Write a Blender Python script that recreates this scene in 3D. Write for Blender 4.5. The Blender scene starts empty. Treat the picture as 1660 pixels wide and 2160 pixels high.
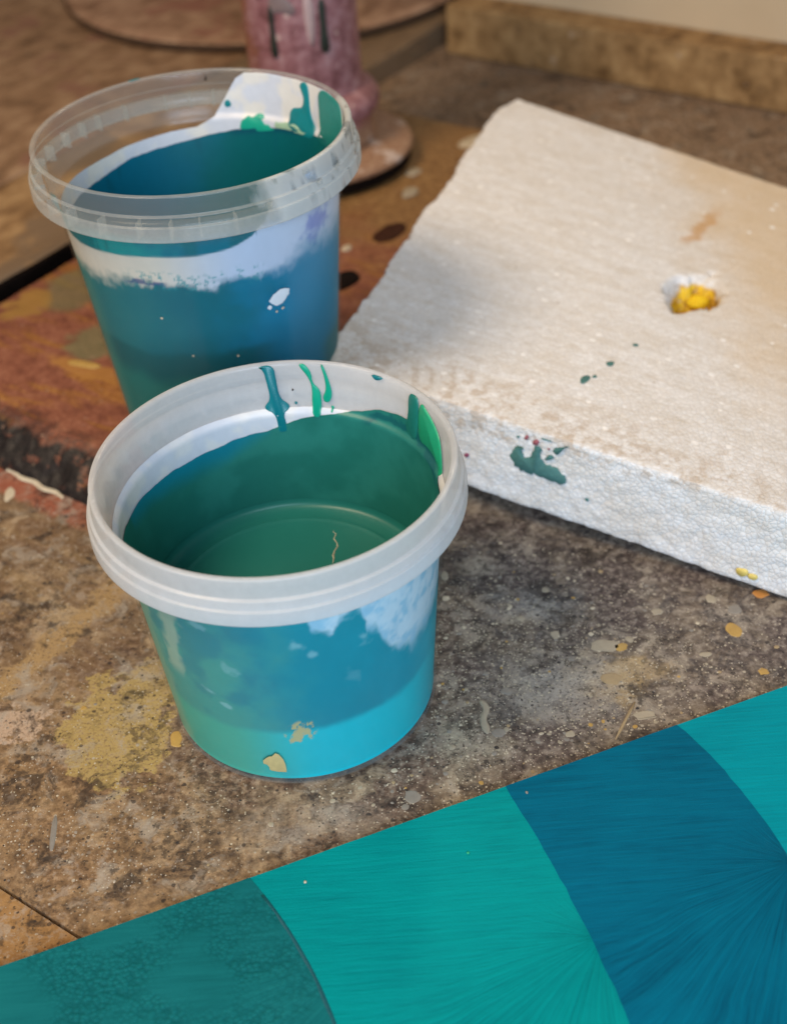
import bpy, bmesh, math, random
import numpy as np
from mathutils import Matrix, Vector

random.seed(7); np.random.seed(7)
S = 0.01                                   # everything below is written in centimetres
sc = bpy.context.scene

# ------------------------------------------------------------------ camera
cam_d = bpy.data.cameras.new('camera'); cam = bpy.data.objects.new('camera', cam_d)
sc.collection.objects.link(cam); sc.camera = cam
cR = Vector((0.99705067, -0.04779593, -0.06004591)); cU = Vector((0.07674609, 0.62094325, 0.78008943))
cF = Vector((0.0, 0.78239698, -0.62278003)); cO = Vector((3.772, -35.545, 36.161))
cam.matrix_world = Matrix(((cR.x, cU.x, -cF.x, cO.x*S), (cR.y, cU.y, -cF.y, cO.y*S), (cR.z, cU.z, -cF.z, cO.z*S), (0, 0, 0, 1)))
cam_d.sensor_fit = 'VERTICAL'; cam_d.sensor_height = 36; cam_d.lens = 47.148
cam_d.clip_start = 0.01; cam_d.clip_end = 50
cam_d.dof.use_dof = True; cam_d.dof.focus_distance = 0.455; cam_d.dof.aperture_fstop = 8.5

# ------------------------------------------------------------------ world, lamps, exposure
world = bpy.data.worlds.new('World'); sc.world = world; world.use_nodes = True
bg = world.node_tree.nodes['Background']
bg.inputs[0].default_value = (1.0, 0.94, 0.88, 1); bg.inputs[1].default_value = 0.09

def area(name, pos, target, size, power, col):
    l = bpy.data.lights.new(name, 'AREA'); l.shape = 'DISK' if name == 'lamp' else 'RECTANGLE'
    l.size = size*S; l.size_y = size*S; l.energy = power; l.color = col
    o = bpy.data.objects.new(name, l); sc.collection.objects.link(o)
    o.location = Vector(pos)*S
    o.rotation_euler = (Vector(target)-Vector(pos)).to_track_quat('-Z', 'Y').to_euler()
    return o
area('lamp', (-62, -22, 118), (3, 16, 3), 52, 14.5, (1.0, 0.77, 0.52))
area('window_light', (14, -104, 58), (6, 12, 3), 70, 17.0, (0.66, 0.81, 1.0))
area('lamp', (22, 62, 66), (2, 4, 4), 7, 1.1, (1.0, 0.86, 0.66))
sc.view_settings.view_transform = 'Standard'; sc.view_settings.look = 'None'
sc.view_settings.exposure = 0.0; sc.view_settings.gamma = 1.0
sc.cycles.use_denoising = True
sc.cycles.transparent_max_bounces = 32; sc.cycles.max_bounces = 10

# ------------------------------------------------------------------ small maths
AX = np.array([.8, -.6]); BX = np.array([.6, .8])      # the board's own axes on the table
def ab(a, b): p = AX*a + BX*b; return float(p[0]), float(p[1])
def hexl(h):
    r = [(h >> s & 255)/255 for s in (16, 8, 0)]
    return tuple(c/12.92 if c <= .04045 else ((c+.055)/1.055)**2.4 for c in r)
def H4(h): return hexl(h)+(1,)
def _hash(i, j, k, seed):
    i = i.astype(np.uint32); j = j.astype(np.uint32); k = k.astype(np.uint32)
    n = i*np.uint32(374761393) + j*np.uint32(668265263) + k*np.uint32(2147483647) + np.uint32((seed*974634777) & 0xffffffff)
    n = (n ^ (n >> np.uint32(13)))*np.uint32(1274126177)
    n = n ^ (n >> np.uint32(16)); n = n*np.uint32(2246822519); n = n ^ (n >> np.uint32(15))
    return (n & np.uint32(0xffffff)).astype(np.float64)/0xffffff
def vnoise(P, seed=0):
    P = np.asarray(P, float); i = np.floor(P).astype(np.int64); f = P-i; f = f*f*(3-2*f)
    r = 0
    for dx in (0, 1):
        for dy in (0, 1):
            for dz in (0, 1):
                w = (f[..., 0] if dx else 1-f[..., 0])*(f[..., 1] if dy else 1-f[..., 1])*(f[..., 2] if dz else 1-f[..., 2])
                r = r + w*_hash(i[..., 0]+dx, i[..., 1]+dy, i[..., 2]+dz, seed)
    return r
def fbm(P, scale, oct=4, seed=0, rough=.5):
    P = np.asarray(P, float)*scale; s = 0; a = 1; t = 0
    for o in range(oct):
        s = s + a*vnoise(P*2**o + 17.3*o, seed+o); t += a; a *= rough
    return s/t
def worley(P, scale, seed=0):
    P = np.asarray(P, float)*scale; i = np.floor(P).astype(np.int64); best = np.full(len(P), 9.)
    for dx in (-1, 0, 1):
        for dy in (-1, 0, 1):
            for dz in (-1, 0, 1):
                c = i + np.array([dx, dy, dz])
                q = c + np.stack([_hash(c[:, 0], c[:, 1], c[:, 2], seed+s) for s in (1, 2, 3)], -1)
                best = np.minimum(best, ((q-P)**2).sum(1))
    return np.sqrt(best)
def ss(x, a, b):
    t = np.clip((np.asarray(x, float)-a)/(b-a), 0, 1); return t*t*(3-2*t)
def lerp(c1, c2, t): return c1*(1-t[:, None]) + c2*t[:, None]
def arr(h): return np.array(hexl(h))

# ------------------------------------------------------------------ mesh helpers
def mesh_obj(name, verts, faces, mat, parent=None, smooth=True, colors=None, milk=None):
    me = bpy.data.meshes.new(name)
    me.from_pydata([tuple(v) for v in (np.asarray(verts, float)*S).tolist()], [], [tuple(f) for f in faces])
    if smooth: me.polygons.foreach_set('use_smooth', [True]*len(me.polygons))
    if colors is not None:
        at = me.color_attributes.new('Col', 'FLOAT_COLOR', 'POINT')
        c = np.ones((len(verts), 4), np.float32); c[:, :3] = colors
        at.data.foreach_set('color', c.ravel())
    if milk is not None:
        at = me.attributes.new('milk', 'FLOAT', 'POINT'); at.data.foreach_set('value', np.asarray(milk, np.float32))
    me.materials.append(mat); me.update()
    o = bpy.data.objects.new(name, me); sc.collection.objects.link(o)
    if parent: o.parent = parent
    return o
def tag(o, label=None, cat=None, group=None, kind=None):
    for k, v in (('label', label), ('category', cat), ('group', group), ('kind', kind)):
        if v: o[k] = v
    return o
def thing(name, loc, label, cat):
    o = bpy.data.objects.new(name, None); sc.collection.objects.link(o)
    o.empty_display_size = .02
    tag(o, label, cat); return o
def grid_faces(nu, nv, wrap):
    u = np.arange(nu if wrap else nu-1); v = np.arange(nv-1)
    U, V = np.meshgrid(u, v, indexing='ij'); U2 = (U+1) % nu
    return np.stack([U*nv+V, U2*nv+V, U2*nv+V+1, U*nv+V+1], -1).reshape(-1, 4)
def lathe(prof, c, n=192):
    prof = np.array(prof, float); th = np.linspace(0, 2*np.pi, n, endpoint=False)
    r = prof[:, 0][None]; X = c[0]+r*np.cos(th)[:, None]; Y = c[1]+r*np.sin(th)[:, None]
    Z = np.repeat((c[2]+prof[:, 1])[None], n, 0)
    return np.stack([X, Y, Z], -1).reshape(-1, 3), grid_faces(n, len(prof), True)
def smooth_prof(p, it=1, keep=True):
    p = [np.array(q, float) for q in p]
    for _ in range(it):
        q = [p[0]]
        for a, b in zip(p[:-1], p[1:]): q += [a*.75+b*.25, a*.25+b*.75]
        q.append(p[-1]); p = q
    return np.array(p)
def chaikin(poly, it=2):
    p = np.array(poly, float)
    for _ in range(it):
        b = np.roll(p, -1, 0); p = np.stack([p*.75+b*.25, p*.25+b*.75], 1).reshape(-1, 2)
    return p
def blob(name, poly, surf, mat, parent, h=.05, inset=.05, it=2, rag=0.0):
    """a film of paint with its own edge and thickness: outline in surface units, lifted off surf(u, v, height)"""
    p = chaikin(poly, it)
    if rag: p = p + (np.random.rand(*p.shape)-.5)*rag
    A = ((p[:, 0]*np.roll(p[:, 1], -1)) - (np.roll(p[:, 0], -1)*p[:, 1])).sum()
    if A < 0: p = p[::-1]
    d = np.roll(p, -1, 0)-np.roll(p, 1, 0); d /= np.linalg.norm(d, axis=1)[:, None]+1e-9
    nrm = np.stack([-d[:, 1], d[:, 0]], -1); n = len(p)
    V = []; rings = [(0, 0.0), (inset*.35, h*.7), (inset, h)]
    for ins, hh in rings: V += [surf(*(q+m*ins), hh) for q, m in zip(p, nrm)]
    F = [(k*n+i, k*n+(i+1) % n, (k+1)*n+(i+1) % n, (k+1)*n+i) for k in range(2) for i in range(n)]
    F.append(tuple(range(2*n, 3*n)))
    return mesh_obj(name, V, F, mat, parent, smooth=True)

# ------------------------------------------------------------------ node helper
class G:
    def __init__(s, name):
        s.mat = bpy.data.materials.new(name); s.mat.use_nodes = True
        s.t = s.mat.node_tree; s.t.nodes.clear(); s.out = s.t.nodes.new('ShaderNodeOutputMaterial')
    def n(s, typ, **kw):
        x = s.t.nodes.new(typ)
        for k, v in kw.items(): setattr(x, k, v)
        return x
    def put(s, sock, v):
        if isinstance(v, bpy.types.NodeSocket): s.t.links.new(v, sock)
        elif isinstance(v, int) and not isinstance(v, bool) and v > 255: sock.default_value = H4(v)
        elif isinstance(v, (tuple, list)) and len(v) == 3 and sock.type == 'RGBA': sock.default_value = tuple(v)+(1,)
        else: sock.default_value = v
    def m(s, op, a, b=0.0, c=None, clamp=False):
        x = s.n('ShaderNodeMath', operation=op, use_clamp=clamp); s.put(x.inputs[0], a); s.put(x.inputs[1], b)
        if c is not None: s.put(x.inputs[2], c)
        return x.outputs[0]
    def vm(s, op, a, b):
        x = s.n('ShaderNodeVectorMath', operation=op); s.put(x.inputs[0], a)
        if op == 'SCALE': s.put(x.inputs['Scale'], b)
        else: s.put(x.inputs[1], b)
        return x.outputs[0]
    def pos(s):
        g = s.n('ShaderNodeNewGeometry'); return s.vm('SCALE', g.outputs['Position'], 100.0)
    def normal(s): return s.n('ShaderNodeNewGeometry').outputs['Normal']
    def xyz(s, v):
        x = s.n('ShaderNodeSeparateXYZ'); s.put(x.inputs[0], v); return x.outputs
    def vec(s, x, y, z):
        c = s.n('ShaderNodeCombineXYZ')
        for i, v in enumerate((x, y, z)): s.put(c.inputs[i], v)
        return c.outputs[0]
    def abz(s, p):
        x = s.xyz(p)
        a = s.m('SUBTRACT', s.m('MULTIPLY', x[0], .8), s.m('MULTIPLY', x[1], .6))
        b = s.m('ADD', s.m('MULTIPLY', x[0], .6), s.m('MULTIPLY', x[1], .8))
        return a, b, x[2]
    def noise(s, v, scale, detail=4.0, rough=.55, dist=0.0):
        x = s.n('ShaderNodeTexNoise'); s.put(x.inputs['Vector'], v); x.inputs['Scale'].default_value = scale
        x.inputs['Detail'].default_value = detail; x.inputs['Roughness'].default_value = rough
        x.inputs['Distortion'].default_value = dist
        return x.outputs['Fac']
    def vor(s, v, scale, feature='F1', rand=1.0):
        x = s.n('ShaderNodeTexVoronoi', feature=feature); s.put(x.inputs['Vector'], v)
        x.inputs['Scale'].default_value = scale; x.inputs['Randomness'].default_value = rand
        return x.outputs['Distance'], (x.outputs['Color'] if 'Color' in x.outputs else None)
    def st(s, x, a, b):
        r = s.n('ShaderNodeMapRange', interpolation_type='SMOOTHSTEP'); s.put(r.inputs[0], x)
        s.put(r.inputs[1], a); s.put(r.inputs[2], b); return r.outputs[0]
    def mix(s, f, a, b, blend='MIX'):
        x = s.n('ShaderNodeMix', data_type='RGBA', blend_type=blend); s.put(x.inputs[0], f)
        s.put(x.inputs[6], a); s.put(x.inputs[7], b); return x.outputs[2]
    def ramp(s, f, stops):
        x = s.n('ShaderNodeValToRGB'); s.put(x.inputs[0], f); e = x.color_ramp.elements
        while len(e) < len(stops): e.new(.5)
        for k, (p, c) in zip(e, stops): k.position = p; k.color = H4(c)
        return x.outputs[0]
    def attr(s, name):
        x = s.n('ShaderNodeAttribute', attribute_name=name); return x
    def dots(s, v, scale, rmin, rmax, keep):
        """round specks: radius and presence drawn per cell; keep = share of cells that carry one (socket or number)"""
        d, c = s.vor(v, scale); k = s.n('ShaderNodeSeparateColor'); s.put(k.inputs[0], c)
        r = s.m('ADD', rmin, s.m('MULTIPLY', s.m('POWER', k.outputs[0], 2.0), rmax-rmin))
        on = s.m('LESS_THAN', k.outputs[1], keep)
        e = s.m('SUBTRACT', r, d)
        return s.m('MULTIPLY', s.st(e, 0.0, .05), on), k.outputs[2]
    def bump(s, h, strength, dist, base=None):
        b = s.n('ShaderNodeBump'); s.put(b.inputs['Height'], h); b.inputs['Strength'].default_value = strength
        b.inputs['Distance'].default_value = dist*S
        if base is not None: s.put(b.inputs['Normal'], base)
        return b.outputs[0]
    def princ(s, col, rough=.6, bump=None, spec=.4, coat=0.0, coat_rough=.1, sss=0.0):
        p = s.n('ShaderNodeBsdfPrincipled'); s.put(p.inputs['Base Color'], col); s.put(p.inputs['Roughness'], rough)
        p.inputs['Specular IOR Level'].default_value = spec
        p.inputs['Coat Weight'].default_value = coat; p.inputs['Coat Roughness'].default_value = coat_rough
        if sss:
            p.inputs['Subsurface Weight'].default_value = sss; p.inputs['Subsurface Radius'].default_value = (1, .9, .8)
            p.inputs['Subsurface Scale'].default_value = .003
        if bump is not None: s.put(p.inputs['Normal'], bump)
        return p.outputs[0]
    def done(s, sh): s.t.links.new(sh, s.out.inputs[0]); return s.mat

def paint_mat(name, col, rough=.45, var=.25, scale=3.0, coat=.0):
    g = G(name); p = g.pos(); n = g.noise(p, scale, 5, .6)
    dark = tuple(c*(1-var) for c in hexl(col)); light = tuple(min(1, c*(1+var)) for c in hexl(col))
    c = g.mix(n, dark, light)
    return g.done(g.princ(c, rough, g.bump(g.noise(p, scale*6, 4), .25, .03), .4, coat))

# ------------------------------------------------------------------ materials: table and wood
def mat_table():
    g = G('splattered_table'); p = g.pos(); x = g.xyz(p); a, b, z = g.abz(p)
    wp = g.vm('ADD', p, g.vm('SCALE', g.vec(g.noise(p, .7, 3), g.noise(g.vm('ADD', p, (9, 3, 1)), .7, 3), 0.0), 2.2))
    n1 = g.noise(wp, .22, 5, .6); n2 = g.noise(wp, .9, 6, .65); n3 = g.noise(p, 3.2, 6, .7); n4 = g.noise(p, 9, 4, .7)
    base = g.ramp(g.m('ADD', g.m('MULTIPLY', n2, .70), g.m('ADD', g.m('MULTIPLY', n3, .15), g.m('MULTIPLY', n4, .15))),
                  [(.36, 0x261f1c), (.44, 0x43372e), (.51, 0x6b5b4a), (.58, 0x8d7d68), (.70, 0xaa9d89)])
    purple = g.ramp(n3, [(.35, 0x30251f), (.5, 0x57453a), (.68, 0x8a7a6a)])
    c = g.mix(g.st(g.noise(g.vm('ADD', wp, (31, 7, 0)), .35, 5, .6), .48, .60), base, purple)
    # cool grey on the right, partly the tub's shade put into the colour, bare brown wood on the left and at the back
    cool = g.ramp(n3, [(.32, 0x29272a), (.5, 0x4c494a), (.7, 0x8a8580)])
    right = g.m('MULTIPLY', g.st(g.m('ADD', x[0], g.m('MULTIPLY', n1, 10)), 7.5, 13), g.st(g.m('ADD', b, g.m('MULTIPLY', n2, 6)), 0, 6))
    c = g.mix(g.m('MULTIPLY', right, .45), c, cool)
    wood = g.ramp(g.noise(g.vec(g.m('MULTIPLY', a, .12), g.m('MULTIPLY', b, 1.2), 0.0), 1.6, 6, .6), [(.3, 0x5a4028), (.5, 0x83643f), (.7, 0xa5875a)])
    left = g.st(g.m('ADD', g.m('MULTIPLY', x[0], -1), g.m('MULTIPLY', g.m('SUBTRACT', n2, .5), 14)), 2, 9)
    c = g.mix(g.m('MULTIPLY', left, .38), c, wood)
    low = g.st(g.m('ADD', g.m('MULTIPLY', b, -1), g.m('MULTIPLY', g.m('SUBTRACT', n2, .5), 9)), 3, 9)
    c = g.mix(g.m('MULTIPLY', low, .45), c, g.ramp(n3, [(.35, 0x4c3826), (.5, 0x7d6040), (.65, 0xa5825a)]))
    back = g.st(b, 22, 40); c = g.mix(g.m('MULTIPLY', back, .65), c, g.ramp(n3, [(.35, 0x55402e), (.5, 0x7b6249), (.66, 0xa08468)]))
    # ochre stains with outlines of their own
    def stain(cx, cy, rx, ry, col, soft, amt, seed, c):
        q = g.vm('SUBTRACT', g.vm('ADD', p, g.vm('SCALE', g.vec(g.m('SUBTRACT', g.noise(g.vm('ADD', p, (seed, 0, 0)), .8, 5, .65), .5), g.m('SUBTRACT', g.noise(g.vm('ADD', p, (0, seed, 5)), .8, 5, .65), .5), 0.0), 5.0)), (cx, cy, 0))
        q = g.xyz(q); r = g.m('SQRT', g.m('ADD', g.m('POWER', g.m('DIVIDE', q[0], rx), 2.0), g.m('POWER', g.m('DIVIDE', q[1], ry), 2.0)))
        k = g.m('MULTIPLY', g.st(r, 1.0, 1.0-soft), g.m('MULTIPLY', g.st(n4, .34, .5), amt))
        return g.mix(k, c, col)
    c = stain(-6.9, -1.6, 2.0, 3.0, 0x97804e, .12, .9, 3, c)
    c = stain(-5.4, .6, 1.6, 1.5, 0x937d50, .2, .75, 13, c)
    c = stain(-10.9, -.8, 1.5, 1.1, 0xa8907a, .15, .85, 7, c)
    c = stain(-9.3, 4.6, 1.6, .9, 0x9c8565, .15, .8, 19, c)
    c = stain(11.6, -.8, 2.6, 1.6, 0xa68d62, .9, .7, 23, c)
    c = stain(5.6, -3.6, 2.0, 2.2, 0xa39a86, 1.0, .55, 29, c)
    c = stain(9.4, -1.0, 3.4, 2.6, 0xa39c92, 1.0, .75, 33, c); c = stain(9.0, 3.2, 2.6, 1.6, 0x9a958e, 1.0, .6, 37, c)
    c = stain(.5, -6.6, 3.4, 1.3, 0x95897c, 1.0, .6, 41, c)
    st = g.m('ABSOLUTE', g.m('SUBTRACT', g.m('ADD', a, g.m('MULTIPLY', g.m('SUBTRACT', n2, .5), 2.2)), -9.9))
    c = g.mix(g.m('MULTIPLY', g.m('MULTIPLY', g.st(st, .75, .3), g.st(b, -9, -6)), g.m('MULTIPLY', g.st(b, 6, 2), g.st(n4, .36, .5))), c, 0x917650)
    # bare orange wood of the front plank
    fr = g.st(b, -12.45, -12.7); c = g.mix(g.m('MULTIPLY', fr, .75), c, g.mix(n3, 0x74532f, 0x9c7443))
    # red-brown paint run off the board on to the table
    rr = g.m('MULTIPLY', g.st(g.m('ADD', b, g.m('MULTIPLY', g.m('SUBTRACT', n2, .5), 1.6)), 2.2, 2.7), g.m('MULTIPLY', g.st(b, 8, 7), g.st(a, -13, -15)))
    c = g.mix(g.m('MULTIPLY', rr, .9), c, g.mix(n3, 0x6e3c2d, 0x94543f))
    c = g.vm('SCALE', c, 1.30)
    # sprayed specks
    dens = g.m('ADD', .05, g.m('MULTIPLY', g.st(g.noise(p, .4, 4, .6), .42, .62), .55))
    big = g.noise(g.vm('ADD', wp, (12, 40, 0)), .30, 5, .6); mott = g.noise(g.vm('ADD', p, (2, 5, 0)), 2.0, 6, .72)
    area_ = g.m('ADD', .12, g.m('MULTIPLY', g.st(g.noise(g.vm('ADD', p, (60, 9, 0)), .22, 4, .6), .42, .58), .88))
    cl = g.noise(g.vm('ADD', wp, (3, 22, 0)), .55, 7, .72)
    c = g.mix(g.m('MULTIPLY', g.st(cl, .52, .64), .68), c, g.mix(n3, 0x85796c, 0xb5a998))
    c = g.mix(g.m('MULTIPLY', g.st(g.noise(g.vm('ADD', wp, (50, 2, 0)), .5, 7, .72), .53, .63), .72), c, 0x2a2220)
    mott = g.m('ADD', mott, g.m('MULTIPLY', g.m('SUBTRACT', big, .5), .35))
    c = g.mix(g.m('MULTIPLY', g.st(mott, .53, .60), g.m('MULTIPLY', area_, .62)), c, 0x2e2622); c = g.mix(g.m('MULTIPLY', g.st(mott, .46, .38), g.m('MULTIPLY', area_, .40)), c, 0xa8998a)
    d1, h1 = g.dots(p, 2.1, .08, .30, .34); d2, h2 = g.dots(g.vm('ADD', p, (4, 8, 0)), 5.0, .10, .34, dens); d3, h3 = g.dots(g.vm('ADD', p, (1, 2, 0)), 10.5, .12, .36, dens)
    soft = g.noise(p, 6, 3)
    c = g.mix(g.m('MULTIPLY', d1, .42), c, g.ramp(h1, [(.2, 0x9a9186), (.5, 0xa79a84), (.8, 0x8c8074)]))
    c = g.mix(g.m('MULTIPLY', d2, .75), c, g.ramp(h2, [(.2, 0xb5aa98), (.6, 0xc6b898), (.85, 0x9d9387)]))
    c = g.mix(g.m('MULTIPLY', d3, .8), c, g.ramp(h3, [(.3, 0xcabfaf), (.7, 0xb6aa96)]))
    k1, _ = g.dots(g.vm('ADD', p, (17, 2, 0)), 3.6, .08, .42, .20); k2, _ = g.dots(g.vm('ADD', p, (7, 12, 0)), 8, .1, .45, .22)
    c = g.mix(g.m('MULTIPLY', k1, .72), c, 0x272223); c = g.mix(g.m('MULTIPLY', k2, .7), c, 0x2b2523)
    h = g.m('ADD', g.m('MULTIPLY', n3, .6), g.m('ADD', g.m('MULTIPLY', n4, .5), g.m('ADD', g.m('MULTIPLY', d2, .2), g.m('MULTIPLY', d1, .12))))
    return g.done(g.princ(c, .62, g.bump(h, .55, .06), .3))

def mat_wood(name, dark, mid, light, grain=.12, patch=None):
    g = G(name); p = g.pos(); a, b, z = g.abz(p)
    q = g.vec(g.m('MULTIPLY', a, 1.0), g.m('MULTIPLY', b, grain), z)
    n = g.noise(q, .9, 6, .6, .4); n2 = g.noise(p, .5, 5, .6); n3 = g.noise(p, 4, 5, .65)
    c = g.ramp(g.m('ADD', g.m('MULTIPLY', n, .55), g.m('MULTIPLY', n2, .45)), [(.34, dark), (.5, mid), (.66, light)])
    d, h = g.dots(p, .9, .05, .3, .3); c = g.mix(g.m('MULTIPLY', d, .5), c, 0xb59f86)
    d2, h2 = g.dots(p, 2.6, .08, .3, .3); c = g.mix(g.m('MULTIPLY', d2, .5), c, g.ramp(h2, [(.3, 0xb9a68c), (.7, 0x4a362a)]))
    if name == 'brown_plank': c = g.mix(g.m('MULTIPLY', g.st(b, 38, 46), .7), c, g.mix(n3, 0x58483a, 0x7c6a56))
    if patch: c = g.mix(g.st(g.noise(g.vm('ADD', p, (5, 5, 5)), .16, 4, .6), .52, .62), c, patch)
    return g.done(g.princ(c, .6, g.bump(g.m('ADD', n, g.m('MULTIPLY', n3, .5)), .4, .08), .3))

def mat_redboard():
    g = G('red_brown_board'); p = g.pos(); a, b, z = g.abz(p)
    n1 = g.noise(p, .25, 5, .6); n2 = g.noise(p, 1.0, 6, .65); n3 = g.noise(p, 4, 6, .7)
    streak = g.noise(g.vec(g.m('MULTIPLY', a, .25), g.m('MULTIPLY', b, 1.3), z), .8, 5, .6)
    red = g.ramp(g.m('ADD', g.m('MULTIPLY', n2, .6), g.m('MULTIPLY', n3, .4)), [(.35, 0x663a2b), (.5, 0x84503c), (.66, 0x9c6a52)])
    och = g.ramp(n3, [(.3, 0x76481f), (.55, 0x9c6a30), (.75, 0xb98a48)])
    c = g.mix(g.m('MULTIPLY', g.st(streak, .5, .62), .75), red, och)
    # far half: worn brown wood with grey film
    far = g.st(g.m('ADD', b, g.m('MULTIPLY', g.m('SUBTRACT', n1, .5), 14)), 24, 31)
    c = g.mix(far, c, g.ramp(n3, [(.3, 0x5e4128), (.5, 0x84623c), (.7, 0xab8b5c)]))
    def patch(ca, cb, ra, rb, col, c, amt=.8):
        da = g.m('DIVIDE', g.m('SUBTRACT', g.m('ADD', a, g.m('MULTIPLY', g.m('SUBTRACT', n2, .5), 3)), ca), ra)
        db = g.m('DIVIDE', g.m('SUBTRACT', g.m('ADD', b, g.m('MULTIPLY', g.m('SUBTRACT', n1, .5), 3)), cb), rb)
        r = g.m('ADD', g.m('MULTIPLY', da, da), g.m('MULTIPLY', db, db))
        return g.mix(g.m('MULTIPLY', g.st(r, 1.0, .45), amt), c, col)
    c = patch(-27.0, 16.5, 2.4, 3.4, 0x6f7351, c, .6); c = patch(-22.3, 12.4, 1.9, 2.0, 0x69704f, c, .65)
    c = patch(-20.4, 10.2, 3.2, .7, 0xa97838, c, .7); c = patch(-28.3, 13.3, 1.4, 2.0, 0xa07a3c, c, .8)
    # black paint on the front edge and corner
    blk = g.m('MULTIPLY', g.st(g.m('ADD', z, g.m('MULTIPLY', g.m('SUBTRACT', n2, .5), 1.5)), 1.62, 1.3), g.st(b, 6.3, 5.8))
    blk = g.m('MULTIPLY', blk, g.st(g.noise(g.vm('ADD', p, (8, 1, 3)), .9, 6, .7), .34, .43))
    c = g.mix(blk, c, 0x151314)
    blk2 = g.m('MULTIPLY', g.st(g.m('ADD', b, g.m('MULTIPLY', g.m('SUBTRACT', n2, .5), 3.0)), 6.5, 5.9), g.st(n3, .45, .5)); c = g.mix(g.m('MULTIPLY', blk2, .6), c, 0x2a2322)
    d, h = g.dots(p, 2.2, .06, .26, .3); c = g.mix(g.m('MULTIPLY', d, .55), c, g.ramp(h, [(.3, 0xb99b7c), (.7, 0x9c7c6a)]))
    return g.done(g.princ(c, .5, g.bump(g.m('ADD', n2, n3), .4, .06), .35))

def mat_foam():
    g = G('expanded_foam'); p = g.pos(); a, b, z = g.abz(p)
    d, cc = g.vor(p, 4.6); d2, _ = g.vor(g.vm('ADD', p, (3, 1, 7)), 6.5)
    q = g.vec(g.m('MULTIPLY', a, .35), g.m('MULTIPLY', b, 1.4), z)
    n1 = g.noise(p, .2, 4, .55); n2 = g.noise(q, 1.0, 6, .65); n3 = g.noise(q, 3.0, 5, .7); n4 = g.noise(p, 5, 5, .7)
    topm = g.st(g.xyz(g.normal())[2], .35, .7)
    cv = g.n('ShaderNodeSeparateColor'); g.put(cv.inputs[0], cc)
    c = g.mix(g.st(n2, .35, .7), 0xe6e5e5, 0xdad5cf); c = g.mix(g.m('MULTIPLY', cv.outputs[0], .34), c, 0xbdb6ae)
    c = g.mix(g.m('MULTIPLY', topm, g.m('MULTIPLY', g.st(n3, .5, .66), .35)), c, 0xc2b5a2)
    # grime rubbed along the front top edge, yellowed far right corner
    edge = g.m('MULTIPLY', g.st(g.m('ADD', b, g.m('MULTIPLY', g.m('SUBTRACT', n2, .5), 3)), 16.6, 12.4), g.st(z, 4.0, 4.6))
    c = g.mix(g.m('MULTIPLY', edge, g.m('MULTIPLY', g.st(g.noise(p, 1.6, 6, .7), .46, .62), .55)), c, 0xae967a)
    yl = g.st(g.m('ADD', g.m('MULTIPLY', a, .75), g.m('ADD', g.m('MULTIPLY', b, .62), g.m('MULTIPLY', g.m('SUBTRACT', n1, .5), 8))), 17.5, 23.0)
    c = g.mix(g.m('MULTIPLY', yl, g.m('MULTIPLY', g.st(a, 16, 7), .62)), c, 0xcfb080)
    st = g.m('ABSOLUTE', g.m('SUBTRACT', g.m('ADD', a, g.m('MULTIPLY', g.m('SUBTRACT', n2, .5), 1.6)), 1.7))
    c = g.mix(g.m('MULTIPLY', g.m('MULTIPLY', g.st(st, .5, .1), g.st(b, 28.5, 29.5)), g.m('MULTIPLY', g.st(b, 33.5, 31.5), .65)), c, 0xc08a3c)
    ha = g.m('DIVIDE', g.m('SUBTRACT', a, 3.8), 1.15); hb = g.m('DIVIDE', g.m('SUBTRACT', b, 25.6), 1.35)
    hr = g.m('ADD', g.m('ADD', g.m('MULTIPLY', ha, ha), g.m('MULTIPLY', hb, hb)), g.m('MULTIPLY', g.m('SUBTRACT', g.noise(p, 1.6, 4, .6), .5), 2.2))
    zt_ = g.m('ADD', 5.4875, g.m('MULTIPLY', a, -.085)); deep = g.st(g.m('SUBTRACT', zt_, z), .3, .55)
    hm = g.m('MULTIPLY', g.st(hr, 1.0, .55), deep)
    c = g.mix(hm, c, g.ramp(g.noise(g.vm('ADD', p, (2, 2, 2)), 1.3, 4, .6), [(.38, 0x6e5014), (.48, 0xc9971a), (.58, 0xe8c024)]))
    sp, h = g.dots(g.vec(g.m('MULTIPLY', a, .8), b, z), 1.9, .05, .30, .42); c = g.mix(g.m('MULTIPLY', sp, g.m('MULTIPLY', topm, .9)), c, 0xf3f1ef)  # white dots on the top, painted in as bead sparkle
    k, _ = g.dots(g.vm('ADD', p, (5, 3, 2)), 1.3, .03, .14, .12); c = g.mix(g.m('MULTIPLY', k, .5), c, 0x8d7a62)
    de, _c = g.vor(p, 4.6, 'DISTANCE_TO_EDGE'); ed = g.st(de, 0.0, .16)
    c = g.mix(g.m('MULTIPLY', g.m('SUBTRACT', 1.0, ed), .13), c, 0x9a8f84)
    bead = g.m('MULTIPLY', g.m('ADD', g.m('MULTIPLY', ed, .8), g.m('SUBTRACT', .6, d)), g.m('ADD', .6, g.m('MULTIPLY', g.m('SUBTRACT', 1.0, topm), .6)))
    hh = g.m('ADD', bead, g.m('ADD', g.m('MULTIPLY', d2, -.25), g.m('ADD', g.m('MULTIPLY', n3, g.m('MULTIPLY', topm, .28)), g.m('MULTIPLY', n4, .25))))
    return g.done(g.princ(c, .55, g.bump(hh, .36, .06), .3, sss=.2))

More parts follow.
